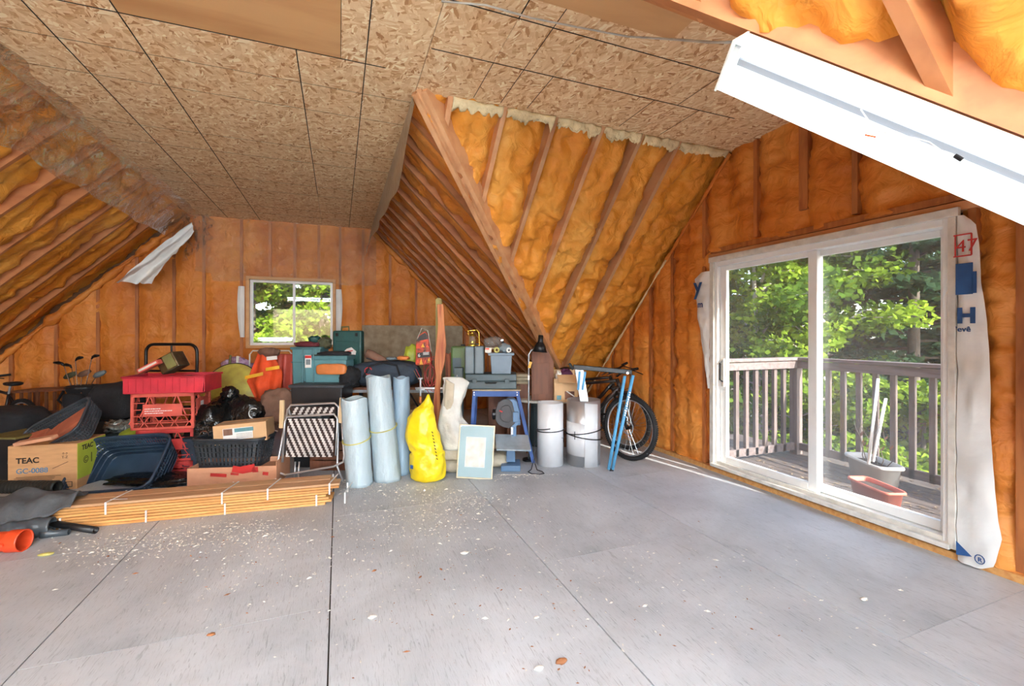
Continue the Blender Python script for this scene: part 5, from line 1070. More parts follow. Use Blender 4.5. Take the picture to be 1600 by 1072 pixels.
# green case
o, s = T('green_case', 'dark green moulded tool case standing on end with a pale sticker', 'tool case', 542, zc=5.55, py=522, z=TZ+.003)
gh = zt_(517, 5.55)-TZ
MB().box((0, .06, gh/2), (.36, .12, gh)).build('case_shell', M['green'], o, bev=.02); MB().box((0, -.004, gh*.5), (.28, .01, gh*.6)).build('recess_panel', M['green'], o, bev=.005)
MB().tube([(-.09, .06, gh-.01), (-.085, .06, gh+.045), (.0, .06, gh+.05), (.005, .06, gh-.01)], .011, 8).build('handle', M['olive'], o, smooth=True)
b = MB(); b.prism([(-.05, -.07), (.09, -.06), (.10, -.01), (.04, .04), (-.02, .02), (-.06, -.02)], -.014, -.01, Matrix.Translation((.02, 0, gh*.62))); b.build('sticker', M['webw'], o)
text('lettering', 'carrier', .035, M['red'], o, (-.02, -.0155, gh*.60), (RAD(90), 0, -.1)) if 0 else MB().box((.04, -.0155, gh*.61), (.08, .001, .012), (0, -.15, 0)).build('sticker_print', M['red'], o)
for x in (-.12, .12): MB().box((x, -.008, gh-.05), (.03, .012, .04)).build('latch', M['blackm'], o)
# duffel and shoe
df, s = T('blue_duffel', 'dark navy duffel bag with a red mark lying on the work table', 'duffel bag', 598, zc=5.05, py=522, z=TZ+.003)
pts = [(-.40, .18, .13), (-.36, .18, .13), (-.2, .18, .135), (0, .18, .14), (.2, .18, .14), (.32, .18, .13), (.36, .18, .12)]
MB().blob((0, .18, .145), (.39, .18, .15), .10, 2.0, 51, .6, 44, 28).build('bag_body', M['navy'], df, smooth=True); MB().tube([(-.22, .0, .12), (-.15, -.0, .24), (0, .02, .285), (.15, .02, .25), (.2, .0, .12)], .012, 6).build('strap', M['blackc'], df, smooth=True)
b = MB(); b.tube([tuple(v) for v in arc((-.16, -.004, .19), .04, 20, 300, 12)], .006, 6).build('red_mark', M['red'], df)
b = MB(); b.tube([(-.3, .05, .25), (0, .04, .272), (.28, .05, .25)], .004, 5).build('zip', M['black'], df)
bag('blanket_roll', 'dark blanket bundle between the teal box and the navy duffel', 'blanket', 548, 5.05, TZ+.003, (.11, .13, .12), 'blackc', 52, .25, 3)
o, s = T('brown_boot', 'tan-brown boot lying on its side on top of the duffel bag', 'boot', 586, zc=5.25, py=522, z=zt_(564, 5.25), tilt=(0, RAD(22), 0))
MB().tube([(-.12, 0, .045), (-.05, 0, .05), (.03, 0, .045), (.10, 0, .04), (.15, 0, .03)], [.055, .052, .045, .042, .02], 14).build('upper', M['brownc'], o, smooth=True); MB().box((.02, 0, .0), (.24, .08, .015)).build('sole', M['black'], o, bev=.005); MB().tube([(-.13, 0, .05), (-.119, 0, .05)], [.042, .042], 12).build('opening', M['black'], o)
bag('work_glove', 'grey-white work glove on the duffel bag', 'glove', 612, 5.2, zt_(563, 5.2), (.06, .05, .02), 'greyc', 54, .3, 4)
bag('work_glove', 'brown leather glove at the right end of the duffel bag', 'glove', 630, 5.15, zt_(563, 5.15), (.07, .05, .025), 'orangep', 55, .3, 4)
# weathered board behind
o, s = T('weathered_board', 'wide weathered grey-brown board leaning along the back wall', 'board', 640, zc=7.55, py=522, z=.02)
p0, p1 = P(562, 512, 7.5), P(716, 512, 8.15); o.location = (1.25, D-.12, 0); o.rotation_euler = (0, 0, 0)
MB().box((0, 0, .785), (1.75, .02, 1.55), (-.02, 0, 0)).build('board', M['greyboard'], o, bev=.003)
# fire log bag, lime bag, cord
fb, s = T('firelog_pack', 'orange and black flame-printed pack of fire logs standing on the table', 'pack', 661, zc=5.2, py=522, z=TZ+.003)
fz = lambda py: zt_(py, 5.2)-TZ
b = MB(); b.prism([(-.09, fz(572)), (.10, fz(570)), (.075, fz(538)), (.05, fz(522)), (.02, fz(518)), (-.05, fz(524)), (-.085, fz(538))], 0, .07).build('pack_wrap', M['firel'], fb, bev=.008)
b = MB().prism([(-.08, fz(534)), (.06, fz(530)), (.05, fz(524)), (.02, fz(520)), (-.045, fz(526))], -.003, 0).build('dark_band', M['fired'], fb)
MB().box((.01, -.003, fz(555)), (.15, .004, .062), (0, -.08, 0)).build('dark_band', M['fired'], fb); text('lettering', '6', .055, M['white'], fb, (-.058, -.0065, fz(558)), (RAD(90), 0, 0)); b = MB()
for k in range(3): b.box((.035, -.006, fz(551)-.012*k), (.07, .001, .005), (0, -.08, 0))
b.build('small_print', M['white'], fb)
for k, (x, z_, h_) in enumerate(((-.06, 568, .05), (-.02, 570, .07), (.03, 569, .05), (.07, 567, .06), (-.05, 545, .03), (.0, 543, .045), (.05, 543, .03))):
    MB().prism([(x-.022, fz(z_)), (x+.022, fz(z_)), (x+.008, fz(z_)+h_*.5), (x+.002, fz(z_)+h_), (x-.012, fz(z_)+h_*.55)], -.0045, -.002).build('flame_print', M['hivis' if k % 2 else 'oran'], fb)
MB().tube([(-.075, .03, fz(530)), (-.02, .03, fz(513)), (.05, .03, fz(517)), (.09, .03, fz(550))], .004, 6).build('cord_handle', M['whited'], fb)
o, s = T('lime_bag', 'small lime green bag of grass seed behind the fire log pack', 'bag', 641, zc=5.5, py=522, z=TZ+.003)
MB().blob((0, .05, .22), (.10, .08, .25), .2, 2.4, 57, .8).build('bag_body', M['lime'], o, smooth=True); MB().tube([(-.12, 0, .26), (.04, 0, .37)], .01, 6).build('fold', M['lime'], o)
o, s = T('extension_cord', 'tangled dark red extension cord hanging beside the timber post', 'extension cord', 677, zc=5.05, py=522, z=TZ)
rg = random.Random(4)
for k in range(5):
    c0 = (-.02+rg.uniform(-.03, .05), -.02-.01*k, .16+rg.uniform(-.03, .06)); MB().tube([Vector((c0[0]+.055*math.cos(a/16*6.283)*(1+.2*math.sin(k+a)), c0[1]+.01*math.sin(a), c0[2]+(.10+.02*k)*math.sin(a/16*6.283))) for a in range(16)], .004, 6, closed=True).build('loop', M['redcord'], o, smooth=True)
MB().tube([(-.19, -.03, .22), (-.12, -.04, .08), (-.06, -.04, -.02), (-.04, -.04, -.05)], .004, 6).build('loose_end', M['redcord'], o, smooth=True)
MB().tube([(-.21, -.03, .20), (-.13, -.05, .05), (-.1, -.05, -.04)], .003, 6).build('loose_end', M['chipd'], o, smooth=True)
# bar clamp
o, s = T('bar_clamp', 'silver bar clamp with an orange handle fixed to the table edge', 'clamp', 657, zc=4.95, py=522, z=zt_(616, 4.95))
MB().box((0, 0, .08), (.018, .012, .20)).build('bar', M['chrome'], o, bev=.002); MB().box((0, 0, .055), (.10, .02, .022)).build('jaw', M['chrome'], o, bev=.002); MB().box((.0, 0, .175), (.05, .02, .018)).build('jaw', M['chrome'], o, bev=.002); MB().lathe([(.012, 0), (.016, .01), (.015, .06), (.011, .075)], 12, (0, -.0, -.10)).build('handle', M['orangep'], o, smooth=True); MB().tube([(0, 0, -.03), (0, 0, 0)], .006, 8).build('screw', M['chrome'], o)
MB().box((.14, .01, .065), (.40, .012, .02)).build('long_bar', M['chrome'], o)
# post and slabs
o, s = T('timber_post', 'tall square yellowish treated timber post standing in front of the back wall', 'timber', 686, zc=5.25, py=522, z=0)
MB().box((0, 0, zt_(468, 5.25)/2), (.07, .07, zt_(468, 5.25))).build('post', M['post'], o, bev=.004)
MB().prism([(-.035, 0), (.035, 0), (.0, .02)], -.034, .034, Matrix.Translation((0, 0, zt_(468, 5.25)))).build('point', M['post'], o)
o, s = T('live_edge_board', 'long orange live-edge board leaning beside the timber post', 'board', 690, zc=4.95, py=522, z=0)
b = MB(); zz = [0, .25, .5, .75, .95, 1.1, 1.3, 1.5, 1.74]; pa = []; pb_ = []
for i, z_ in enumerate(zz): pa.append((-.115+.075*(z_/1.74)+.012*math.sin(i*2.1), z_)); pb_.append((-.03+.075*(z_/1.74)+.025*math.sin(i*1.3+.5), z_))
b.prism(pa+pb_[::-1], 0, .03).build('board', M['slabw'], o, bev=.004)
o, s = T('cedar_slab', 'short rough reddish cedar slab with a ragged top leaning right of the post', 'board', 704, zc=5.4, py=522, z=0)
zc_ = zt_(551, 5.4); MB().prism([(-.06, 0), (.065, 0), (.065, zc_-.03), (.05, zc_), (.03, zc_-.01), (.01, zc_+.01), (-.03, zc_-.02), (-.06, zc_)], 0, .04).build('board', M['cedar'], o, bev=.003)
for k in range(4): MB().box((-.045+k*.03, -.002, zc_-.25), (.006, .006, .42)).build('bark_ridge', M['cedar'], o)
# ---------------------------------------------------------------- sacks
o, s = T('yellow_sack', 'bright yellow plastic sack slumped on the floor with its top twisted up', 'sack', 667, zc=4.28, py=522, z=0)
def sk(prof, m, name, par, seed, n=36, amp=.1, fr=3.0):
    q = []; vs = []
    for i, (cx, cy, z_, rx, ry) in enumerate(prof):
        for k in range(n):
            a = 2*math.pi*k/n; q.append((math.cos(a), math.sin(a), i*.22))
    nz = fbm(np.array(q)*fr, 3, seed).reshape(len(prof), n)
    for i, (cx, cy, z_, rx, ry) in enumerate(prof):
        for k in range(n):
            a = 2*math.pi*k/n; r = 1+amp*nz[i, k]*2; vs.append(Vector((cx+rx*r*math.cos(a), cy+ry*r*math.sin(a), z_)))
    m_ = len(prof); fs = [(i*n+k, i*n+(k+1) % n, (i+1)*n+(k+1) % n, (i+1)*n+k) for i in range(m_-1) for k in range(n)]+[tuple(reversed(range(n))), tuple((m_-1)*n+k for k in range(n))]
    return MB().add(vs, fs).build(name, M[m], par, smooth=True, sub=1)
def dense(prof, k=3):
    out = []
    for i in range(len(prof)-1):
        for j in range(k): f = j/k; f = f; out.append(tuple(a+(b-a)*f for a, b in zip(prof[i], prof[i+1])))
    return out+[prof[-1]]
sk(dense([(.0, .05, 0, .10, .09), (.0, .05, .03, .165, .13), (.0, .05, .14, .18, .14), (.0, .05, .25, .165, .12), (-.01, .05, .29, .15, .105), (-.04, .05, .36, .155, .11), (-.055, .05, .48, .155, .11), (-.06, .05, .60, .13, .09), (-.045, .05, .68, .10, .07), (-.01, .05, .72, .06, .05), (.0, .05, .78, .028, .03), (.005, .05, .83, .008, .012)]), 'yelbag', 'sack_body', o, 61, amp=.11)
b = MB(); rg = random.Random(2)
for k in range(9): b.box((.06+.012*k*.5, -.045-.002*k, .38-.022*k*1.4+.1), (.02, .002, .008), (0, .9, .3))
b.build('small_print', M['ink'], o)
MB().box((-.13, -.07, .16), (.035, .004, .035), (0, 0, -.6)).build('printed_mark', M['blue'], o)
o, s = T('white_sack', 'tall empty-topped white and beige woven sack standing behind the framed picture', 'sack', 712, zc=4.55, py=522, z=.24)
sk(dense([(.02, 0, 0, .17, .11), (.02, 0, .08, .18, .12), (-.01, 0, .2, .165, .11), (-.05, 0, .32, .115, .09), (-.04, 0, .45, .10, .07), (-.01, 0, .58, .115, .05), (.01, 0, .68, .13, .03), (-.03, 0, .735, .10, .015)]), 'sack', 'sack_body', o, 62, amp=.13)
MB().grid(lambda u, v: (-.115+.09*u+.02*v, -.055-.01*math.sin(u*3), .40+.32*v-.05*u), 6, 10).build('folded_edge', M['sackb'], o, smooth=True, solid=.006)
for k, (px, z_, zc2, lab, w_) in enumerate(((718, .0, 4.62, 'lowest beige sandbag of the pile behind the framed picture', .26), (714, .125, 4.6, 'middle beige sandbag of the pile behind the framed picture', .25), (776, .18, 4.85, 'pale sandbag lying flat between the picture and the band saw', .18), (772, .0, 4.8, 'dark-stained sandbag on the floor between the picture and the band saw', .17))):
    bag('sandbag', lab, 'sandbag', px, zc2, z_, (w_, .13, .075 if k != 2 else .05), 'sackb', 63+k, .15, 2.4, .7)
# framed picture
o, s = T('framed_picture', 'framed faded print with a pale blue mat leaning against the sacks on the floor', 'picture', 741, 748, z=0, tilt=(RAD(-8), RAD(3.0), 0))
pw, ph = .352, .515
rect(MB(), -pw/2, pw/2, 0, ph, .012, 0, .022).build('frame', M['gold'], o, bev=.002); MB().box((0, .004, ph/2), (pw-.02, .006, ph-.02)).build('mat_board', M['mat_'], o)
MB().box((-.005, -.0005, ph*.49), (pw*.54, .002, ph*.54)).build('print', M['print_'], o); rect(MB(), -.102, .092, ph*.21, ph*.77, .003, -.0018, .001).build('print_border', M['white'], o)
MB().box((0, -.004, ph/2), (pw-.022, .002, ph-.022)).build('glass', M['pglass'], o)
# ---------------------------------------------------------------- blue stand
sz = 4.95
st, s = T('blue_stand', 'blue pressed-steel tool stand with splayed legs under the grey tool cases', 'tool stand', 776, zc=sz, py=522, z=0)
X = lambda px: (px-776)*sz/F; ZT = zt_(609, sz)
MB().box((0, .16, ZT-.006), (X(813)-X(737), .36, .014)).build('wood_top', M['tan'], st, bev=.002)
for y in (0, .32): MB().box((0, y, ZT-.045), (X(811)-X(739), .006, .062)).build('apron', M['bluem'], st)
for x in (X(739), X(811)): MB().box((x, .16, ZT-.045), (.006, .32, .062)).build('apron', M['bluem'], st)
for sx, xt, xb in ((-1, X(741), X(735)), (1, X(808), X(833))):
    for y, yb in ((0, -.04), (.32, .38)): MB().beam((xt, y, ZT-.03), (xb, yb, .0), .035, .012, (0, -1, 0)).build('leg', M['bluem'], st)
for x in (X(741), X(808)):
    for z_ in (ZT-.03, ZT-.055): MB().tube([(x, -.012, z_), (x, -.018, z_)], .007, 8).build('bolt', M['chrome'], st)
MB().box((0, .16, .22), (.46, .3, .012)).build('shelf', M['galv'], st)
# band saw
bs_, s = T('band_saw', 'small grey-blue benchtop band saw with a tilted table on the floor', 'band saw', 798, 736, z=0, rz=0)
s = bs_.location and zc_at(798, 736)/F; X = lambda px: (px-798)*s; Z = lambda py: (736-py)*s
MB().box((X(798), .1, .03), (.20, .26, .06)).build('base', M['sawb'], bs_, bev=.01); MB().box((X(798), .09, Z(708)), (.085, .10, Z(692)-Z(724)), None, 1.1).build('column', M['sawb'], bs_, bev=.008)
prof = [(X(776), Z(655)), (X(776), Z(640)), (X(780), Z(628)), (X(788), Z(623)), (X(797), Z(623)), (X(802), Z(628)), (X(806), Z(645)), (X(806), Z(660)), (X(798), Z(668)), (X(788), Z(666)), (X(780), Z(662))]
MB().prism([(x+.04, z_) for x, z_ in prof], -.03, .09).build('wheel_housing', M['sawb'], bs_, bev=.012); MB().prism([(x-.01, z_) for x, z_ in prof], -.055, -.03).build('wheel_cover', M['saww'], bs_, bev=.006)
MB().prism([(x*.6-.02, z_*.6+.4*Z(645)) for x, z_ in prof], -.064, -.054).build('cover_rim', M['saww'], bs_, bev=.004)
MB().box((X(783), -.066, Z(641)), (.035, .003, .014), (0, .4, 0)).build('badge', M['red'], bs_)
MB().box((X(803), .05, Z(675)), (.05, .06, Z(640)-Z(692))).build('upper_arm', M['sawb'], bs_, bev=.006); MB().box((X(800), -.01, Z(668)), (.025, .03, .14)).build('blade_guide', M['chrome'], bs_, bev=.002)
MB().tube([(X(808), -.0, Z(660)), (X(813), -.0, Z(660))], .028, 16).build('tension_knob', M['sawb'], bs_); MB().box((X(799), -.015, Z(680)), (.004, .012, .10)).build('blade', M['chrome'], bs_)
tbx = MB(); tbx.box((X(801), -.07, Z(689)), (.345, .26, .018), (RAD(22), RAD(3), .12)); tbx.build('saw_table', M['sawt'], bs_, bev=.003)
MB().box((X(801), -.115, Z(694)), (.33, .008, .003), (RAD(22), RAD(3), .12)).build('mitre_slot', M['blackm'], bs_); MB().lathe([(.05, 0), (.055, .01), (.055, .05), (.03, .06)], 16, (X(777), .1, Z(650)), Euler((0, RAD(-90), 0)).to_matrix()).build('motor', M['blackm'], bs_)
MB().box((X(806), -.045, Z(650)), (.06, .06, .10)).build('guard', M['sawb'], bs_, bev=.006)
# grey cases
zz = ZT+.001
o, s = T('flat_tool_case', 'long flat dark grey-green tool case lying on the blue stand', 'tool case', 767, zc=4.98, py=522, z=zz)
fh = zt_(585, 4.98)-zz; MB().box((0, .17, fh*.27), (.57, .36, fh*.52)).build('case_lower', M['greyd'], o, bev=.01); MB().box((0, .17, fh*.77), (.57, .36, fh*.46)).build('case_upper', M['greyd'], o, bev=.01)
for x in (-.18, .18): MB().box((x, -.015, fh*.55), (.05, .015, .05)).build('latch', M['greyd'], o, bev=.003)
MB().tube([(-.06, -.012, fh*.45), (-.055, -.035, fh*.45), (.055, -.035, fh*.45), (.06, -.012, fh*.45)], .008, 8).build('handle', M['blackm'], o)
z2 = zz+fh+.001
o, s = T('upright_tool_case', 'rounded grey tool case standing upright on the flat case', 'tool case', 741, zc=5.0, py=522, z=z2)
uh = zt_(541, 5.0)-z2
for x in (-.054, .054): MB().box((x, .10, uh/2), (.104, .20, uh)).build('case_half', M['greyc'], o, bev=.018)
MB().tube([(-.05, .1, uh), (-.045, .1, uh+.02), (.045, .1, uh+.02), (.05, .1, uh)], .008, 8).build('handle', M['greyd'], o)
o, s = T('grey_bin', 'blue-grey plastic bin with moulded front panel on the flat case, jars on its lid', 'bin', 783, zc=4.98, py=522, z=z2)
bh = zt_(552, 4.98)-z2; MB().box((0, .12, bh/2), (.245, .24, bh), None, .88).build('bin_body', M['greyb'], o, bev=.01); MB().box((0, .12, bh-.01), (.29, .27, .03)).build('rim', M['greyb'], o, bev=.006); rect(MB(), -.085, .085, .03, bh-.05, .012, .002, .012).build('panel_ridge', M['greyb'], o)
z3 = z2+bh+.006
o, s = T('green_jug', 'dull green plastic jug half hidden behind the upright grey case', 'jug', 717, zc=5.28, py=522, z=TZ+.002)
jh = zt_(541, 5.28)-TZ; MB().box((0, .06, jh/2), (.19, .16, jh)).build('jug_body', M['greeng'], o, bev=.025); MB().lathe([(.025, 0), (.025, .02), (0, .02)], 12, (.04, .06, jh)).build('cap', M['black'], o)
MB().box((-.02, -.022, jh*.5), (.10, .004, jh*.4)).build('label', M['greyd'], o)
o, s = T('small_grey_case', 'small dark grey box with a silver clasp left of the flat case', 'box', 716, zc=4.92, py=522, z=.0)
mh = zt_(575, 4.92); MB().box((0, .06, mh/2), (.09, .12, mh)).build('box_body', M['greyd'], o, bev=.005); MB().box((-.01, -.006, mh-.09), (.015, .006, .03)).build('clasp', M['chrome'], o)
o, s = T('brass_lantern', 'small brass and glass lantern standing on the upright grey case', 'lantern', 738, zc=5.08, py=522, z=z2+uh+.002)
MB().lathe([(.05, 0), (.05, .012), (.035, .02)], 20).build('base', M['brass'], o); MB().lathe([(.035, .02), (.042, .06), (.035, .11)], 20).build('glass', M['gclear'], o, smooth=True); MB().lathe([(.04, .11), (.03, .125), (.012, .14), (.012, .15)], 20).build('top', M['brass'], o)
for a in range(4): MB().tube([(.045*math.cos(a*1.57+.7), .045*math.sin(a*1.57+.7), .01), (.038*math.cos(a*1.57+.7), .038*math.sin(a*1.57+.7), .118)], .003, 5).build('guard_wire', M['brass'], o)
MB().tube([(-.04, 0, .12), (-.05, 0, .17), (.05, 0, .18), (.075, 0, .15), (.08, 0, .0)], .004, 6).build('bail_handle', M['brass'], o)
MB().lathe([(.02, .03), (.02, .055), (0, .06)], 10).build('burner', M['brass'], o)
o, s = T('glass_jar', 'large clear glass jar lying on its side on the grey bin', 'jar', 770, zc=5.05, py=522, z=z3)
MB().lathe([(.0, -.10), (.055, -.10), (.062, -.08), (.062, .05), (.045, .075), (.045, .1)], 24, (.0, .08, .115), Euler((0, RAD(80), 0)).to_matrix()).build('jar_glass', M['gclear'], o, smooth=True); MB().lathe([(.05, .0), (.05, .025), (0, .025)], 20, (.095, .08, .13), Euler((0, RAD(80), 0)).to_matrix()).build('lid', M['chrome'], o)
MB().box((0, .08, .045), (.12, .08, .02)).build('cradle', M['tan'], o)
for k, (px, m, lab, r) in enumerate(((763, 'oran', 'small orange and white packet in front of the glass jar', .03), (776, 'ytape', 'cream tape roll in front of the glass jar', .032), (788, 'greyc', 'crumpled grey rag on the right of the grey bin', .05), (795, 'whited', 'shiny hose clamp on the right of the grey bin', .03))):
    o, s = T(['small_packet', 'tape_roll', 'rag', 'hose_clamp'][k], lab, ['packet', 'tape', 'rag', 'clamp'][k], px, zc=4.93, py=522, z=z3)
    if k in (1, 3): MB().tube([Vector((r*.7*math.cos(a/16*6.283), 0, r+r*.7*math.sin(a/16*6.283))) for a in range(16)], r*.33, 8, closed=True).build('ring', M[m], o, smooth=True)
    elif k == 0: MB().box((0, 0, r), (.07, .03, .06), (0, .1, 0)).build('wrapper', M['whited'], o, bev=.004); MB().box((-.01, -.016, r+.015), (.04, .001, .02)).build('print', M['oran'], o)
    else: MB().blob((0, .04, r), (.07, .05, r), .4, 3, 72).build('cloth', M[m], o, smooth=True)
o, s = T('linen_stack', 'folded beige canvas stack right of the grey bin', 'canvas', 809, zc=5.45, py=522, z=0)
lh = zt_(585, 5.45); MB().box((0, .1, lh/2-.06), (.26, .2, lh-.12)).build('crate_body', M['brownp'], o, bev=.004)
for k in range(3): MB().box((0, .1, lh-.10+k*.042), (.27, .22, .04)).build('fold', M['tan'], o, bev=.012)
# ---------------------------------------------------------------- brown panel, white table, cartons
wt, s = T('white_table', 'small round-edged off-white side table behind the sheet metal tubes', 'table', 856, zc=5.3, py=522, z=0)
WZ = zt_(625, 5.3); MB().lathe([(.34, 0), (.37, .01), (.37, .03), (.35, .035), (0, .035)], 40, (0, .16, WZ-.035), sy=.75).build('table_top', M['whited'], wt, smooth=False)
for x in (-.24, .24):
    for y in (.0, .3): MB().tube([(x, y, 0), (x*.9, y, WZ-.03)], .016, 8).build('leg', M['brownp'], wt)
o, s = T('wood_cabinet', 'dark stained wooden cabinet with a pointed top standing on the side table', 'cabinet', 848, zc=5.25, py=522, z=WZ+.002)
ph_ = zt_(545, 5.25)-WZ; MB().prism([(-.13, 0), (.13, 0), (.13, ph_*.75), (.05, ph_), (-.11, ph_), (-.13, ph_*.9)], 0, .12).build('cabinet_side', M['brownp'], o, bev=.004); MB().box((-.02, -.004, ph_*.42), (.18, .006, ph_*.6)).build('front_panel', M['brownp'], o, bev=.002)
o, wd, h = carton('open_box', 'open pale cardboard box with one flap folded out on the side table', 866, 588, 903, 625, 5.1, .24, 'cardt', z=WZ+.002, open_=True)
MB().box((.04, -.06, h+.005), (wd*1.05, .16, .004), (RAD(28), 0, 0)).build('flap', M['cardt'], o); MB().box((0, .25, h+.04), (wd, .004, .09)).build('flap', M['cardt'], o); MB().box((.04, -.002, h*.3), (.11, .002, .09)).build('printed_picture', M['brownp'], o); MB().box((-.08, -.002, h*.2), (.05, .002, .05)).build('green_print', M['teal'], o); MB().box((.05, -.0035, h*.36), (.11, .002, .012), (0, .6, 0)).build('white_print', M['whited'], o)
bag('purple_glove', 'dark purple knit hat and white rag lying in the open box', 'hat', 884, 5.2, WZ+h*.75, (.075, .07, .085), 'purple', 81, .3, 3)
bag('white_rag', 'white rag beside the purple hat in the open box', 'rag', 873, 5.16, WZ+h*.72, (.04, .05, .08), 'whited', 82, .3, 3)
o, s = T('desk_lamp', 'black metal clamp lamp shade hanging on a tall thin pole at the valley foot', 'lamp', 826, zc=5.0, py=522, z=0)
MB().tube([(0, 0, 0), (0, 0, .7), (.0, 0, 1.18), (.03, 0, 1.23), (.10, 0, 1.25)], .009, 8).build('pole', M['galv'], o, smooth=True); MB().tube([(-.0, 0, .02), (0, 0, 0)], .07, 20).build('foot', M['blackm'], o)
zs = zt_(550, 5.0); xx = (843-826)*5/F
MB().lathe([(.018, .19), (.028, .185), (.03, .12), (.032, .11), (.06, .07), (.085, .0), (.08, .0), (.055, .065), (.026, .11)], 24, (xx, 0, zs), Euler((0, .08, 0)).to_matrix()).build('shade', M['blackm'], o, smooth=True)
MB().box((.015, 0, zt_(570, 5.0)), (.03, .02, .07), (0, .3, 0)).build('tag', M['hivis'], o); MB().box((.0, -.01, zt_(590, 5.0)), (.02, .02, .05)).build('switch', M['white'], o)
# ---------------------------------------------------------------- sheet metal tubes
def duct(label, px, py, pyt, rad, m, seed, tall=None):
    zc = zc_at(px, py)+rad; p = P(px, 522, zc); p.z = 0; o = E('sheet_metal_tube', p, -TH, label, 'metal tube'); h_ = (py-pyt)/F*(zc-rad)
    n = 56; b = MB()
    for k in range(n): pass
    def f(u, v):
        a = u*6.283*1.08+1.9; r = rad*(1-.05*u); return (r*math.cos(a), r*math.sin(a), .002+v*h_)
    b.grid(f, 70, 1).build('sheet', M[m], o, smooth=True, solid=.002, fix=False)
    return o, h_, zc
o, h1, zc1 = duct('narrow white rolled sheet metal tube tied with black tape', 860, 731, 632, .142, 'steelw', 1)
def band(o, z0, rad, a0, a1, tilt, w_=.011, m='blackm', nm='strap'):
    MB().tube([Vector((rad*math.cos(RAD(a)), rad*math.sin(RAD(a)), z0+tilt*math.cos(RAD(a))+.0)) for a in np.linspace(a0, a1, 30)], w_, 6, sq=.5).build(nm, M[m], o, smooth=True)
band(o, h1*.56, .145, 180, 360, .008); band(o, h1*.62, .147, 185, 265, .03); band(o, h1*.50, .147, 320, 350, -.04, .005)
o, h2, zc2 = duct('wide silver rolled sheet metal tube tied with black straps', 912, 731, 628, .185, 'alu', 2)
MB().grid(lambda u, v: (.188*math.cos(3.2+u*2.0), .188*math.sin(3.2+u*2.0), h2*.18+v*h2*.50-.02*u), 30, 1).build('inner_sheet', M['steelw'], o, smooth=True, solid=.002, fix=False)
MB().grid(lambda u, v: (.19*math.cos(4.6+u*.85), .19*math.sin(4.6+u*.85), .0+v*h2*(.98-.03*u)), 20, 1).build('outer_sheet', M['steelw'], o, smooth=True, solid=.002, fix=False)
band(o, h2*.52, .196, 175, 365, .03); band(o, h2*.44, .196, 175, 365, -.03); MB().tube([(-.12, -.158, h2*.42), (-.12, -.158, h2*.54)], .004, 6).build('strap_link', M['blackm'], o)
o, s = T('metal_strip', 'long bent aluminium strip standing inside the wide metal tube', 'metal strip', 922, zc=4.80, py=522, z=.3, tilt=(0, RAD(-9), 0))
hs = .75; MB().box((0, 0, hs/2), (.085, .004, hs)).box((-.042, .012, hs/2), (.003, .024, hs)).box((.042, .012, hs/2), (.003, .024, hs)).build('strip', M['alu'], o)
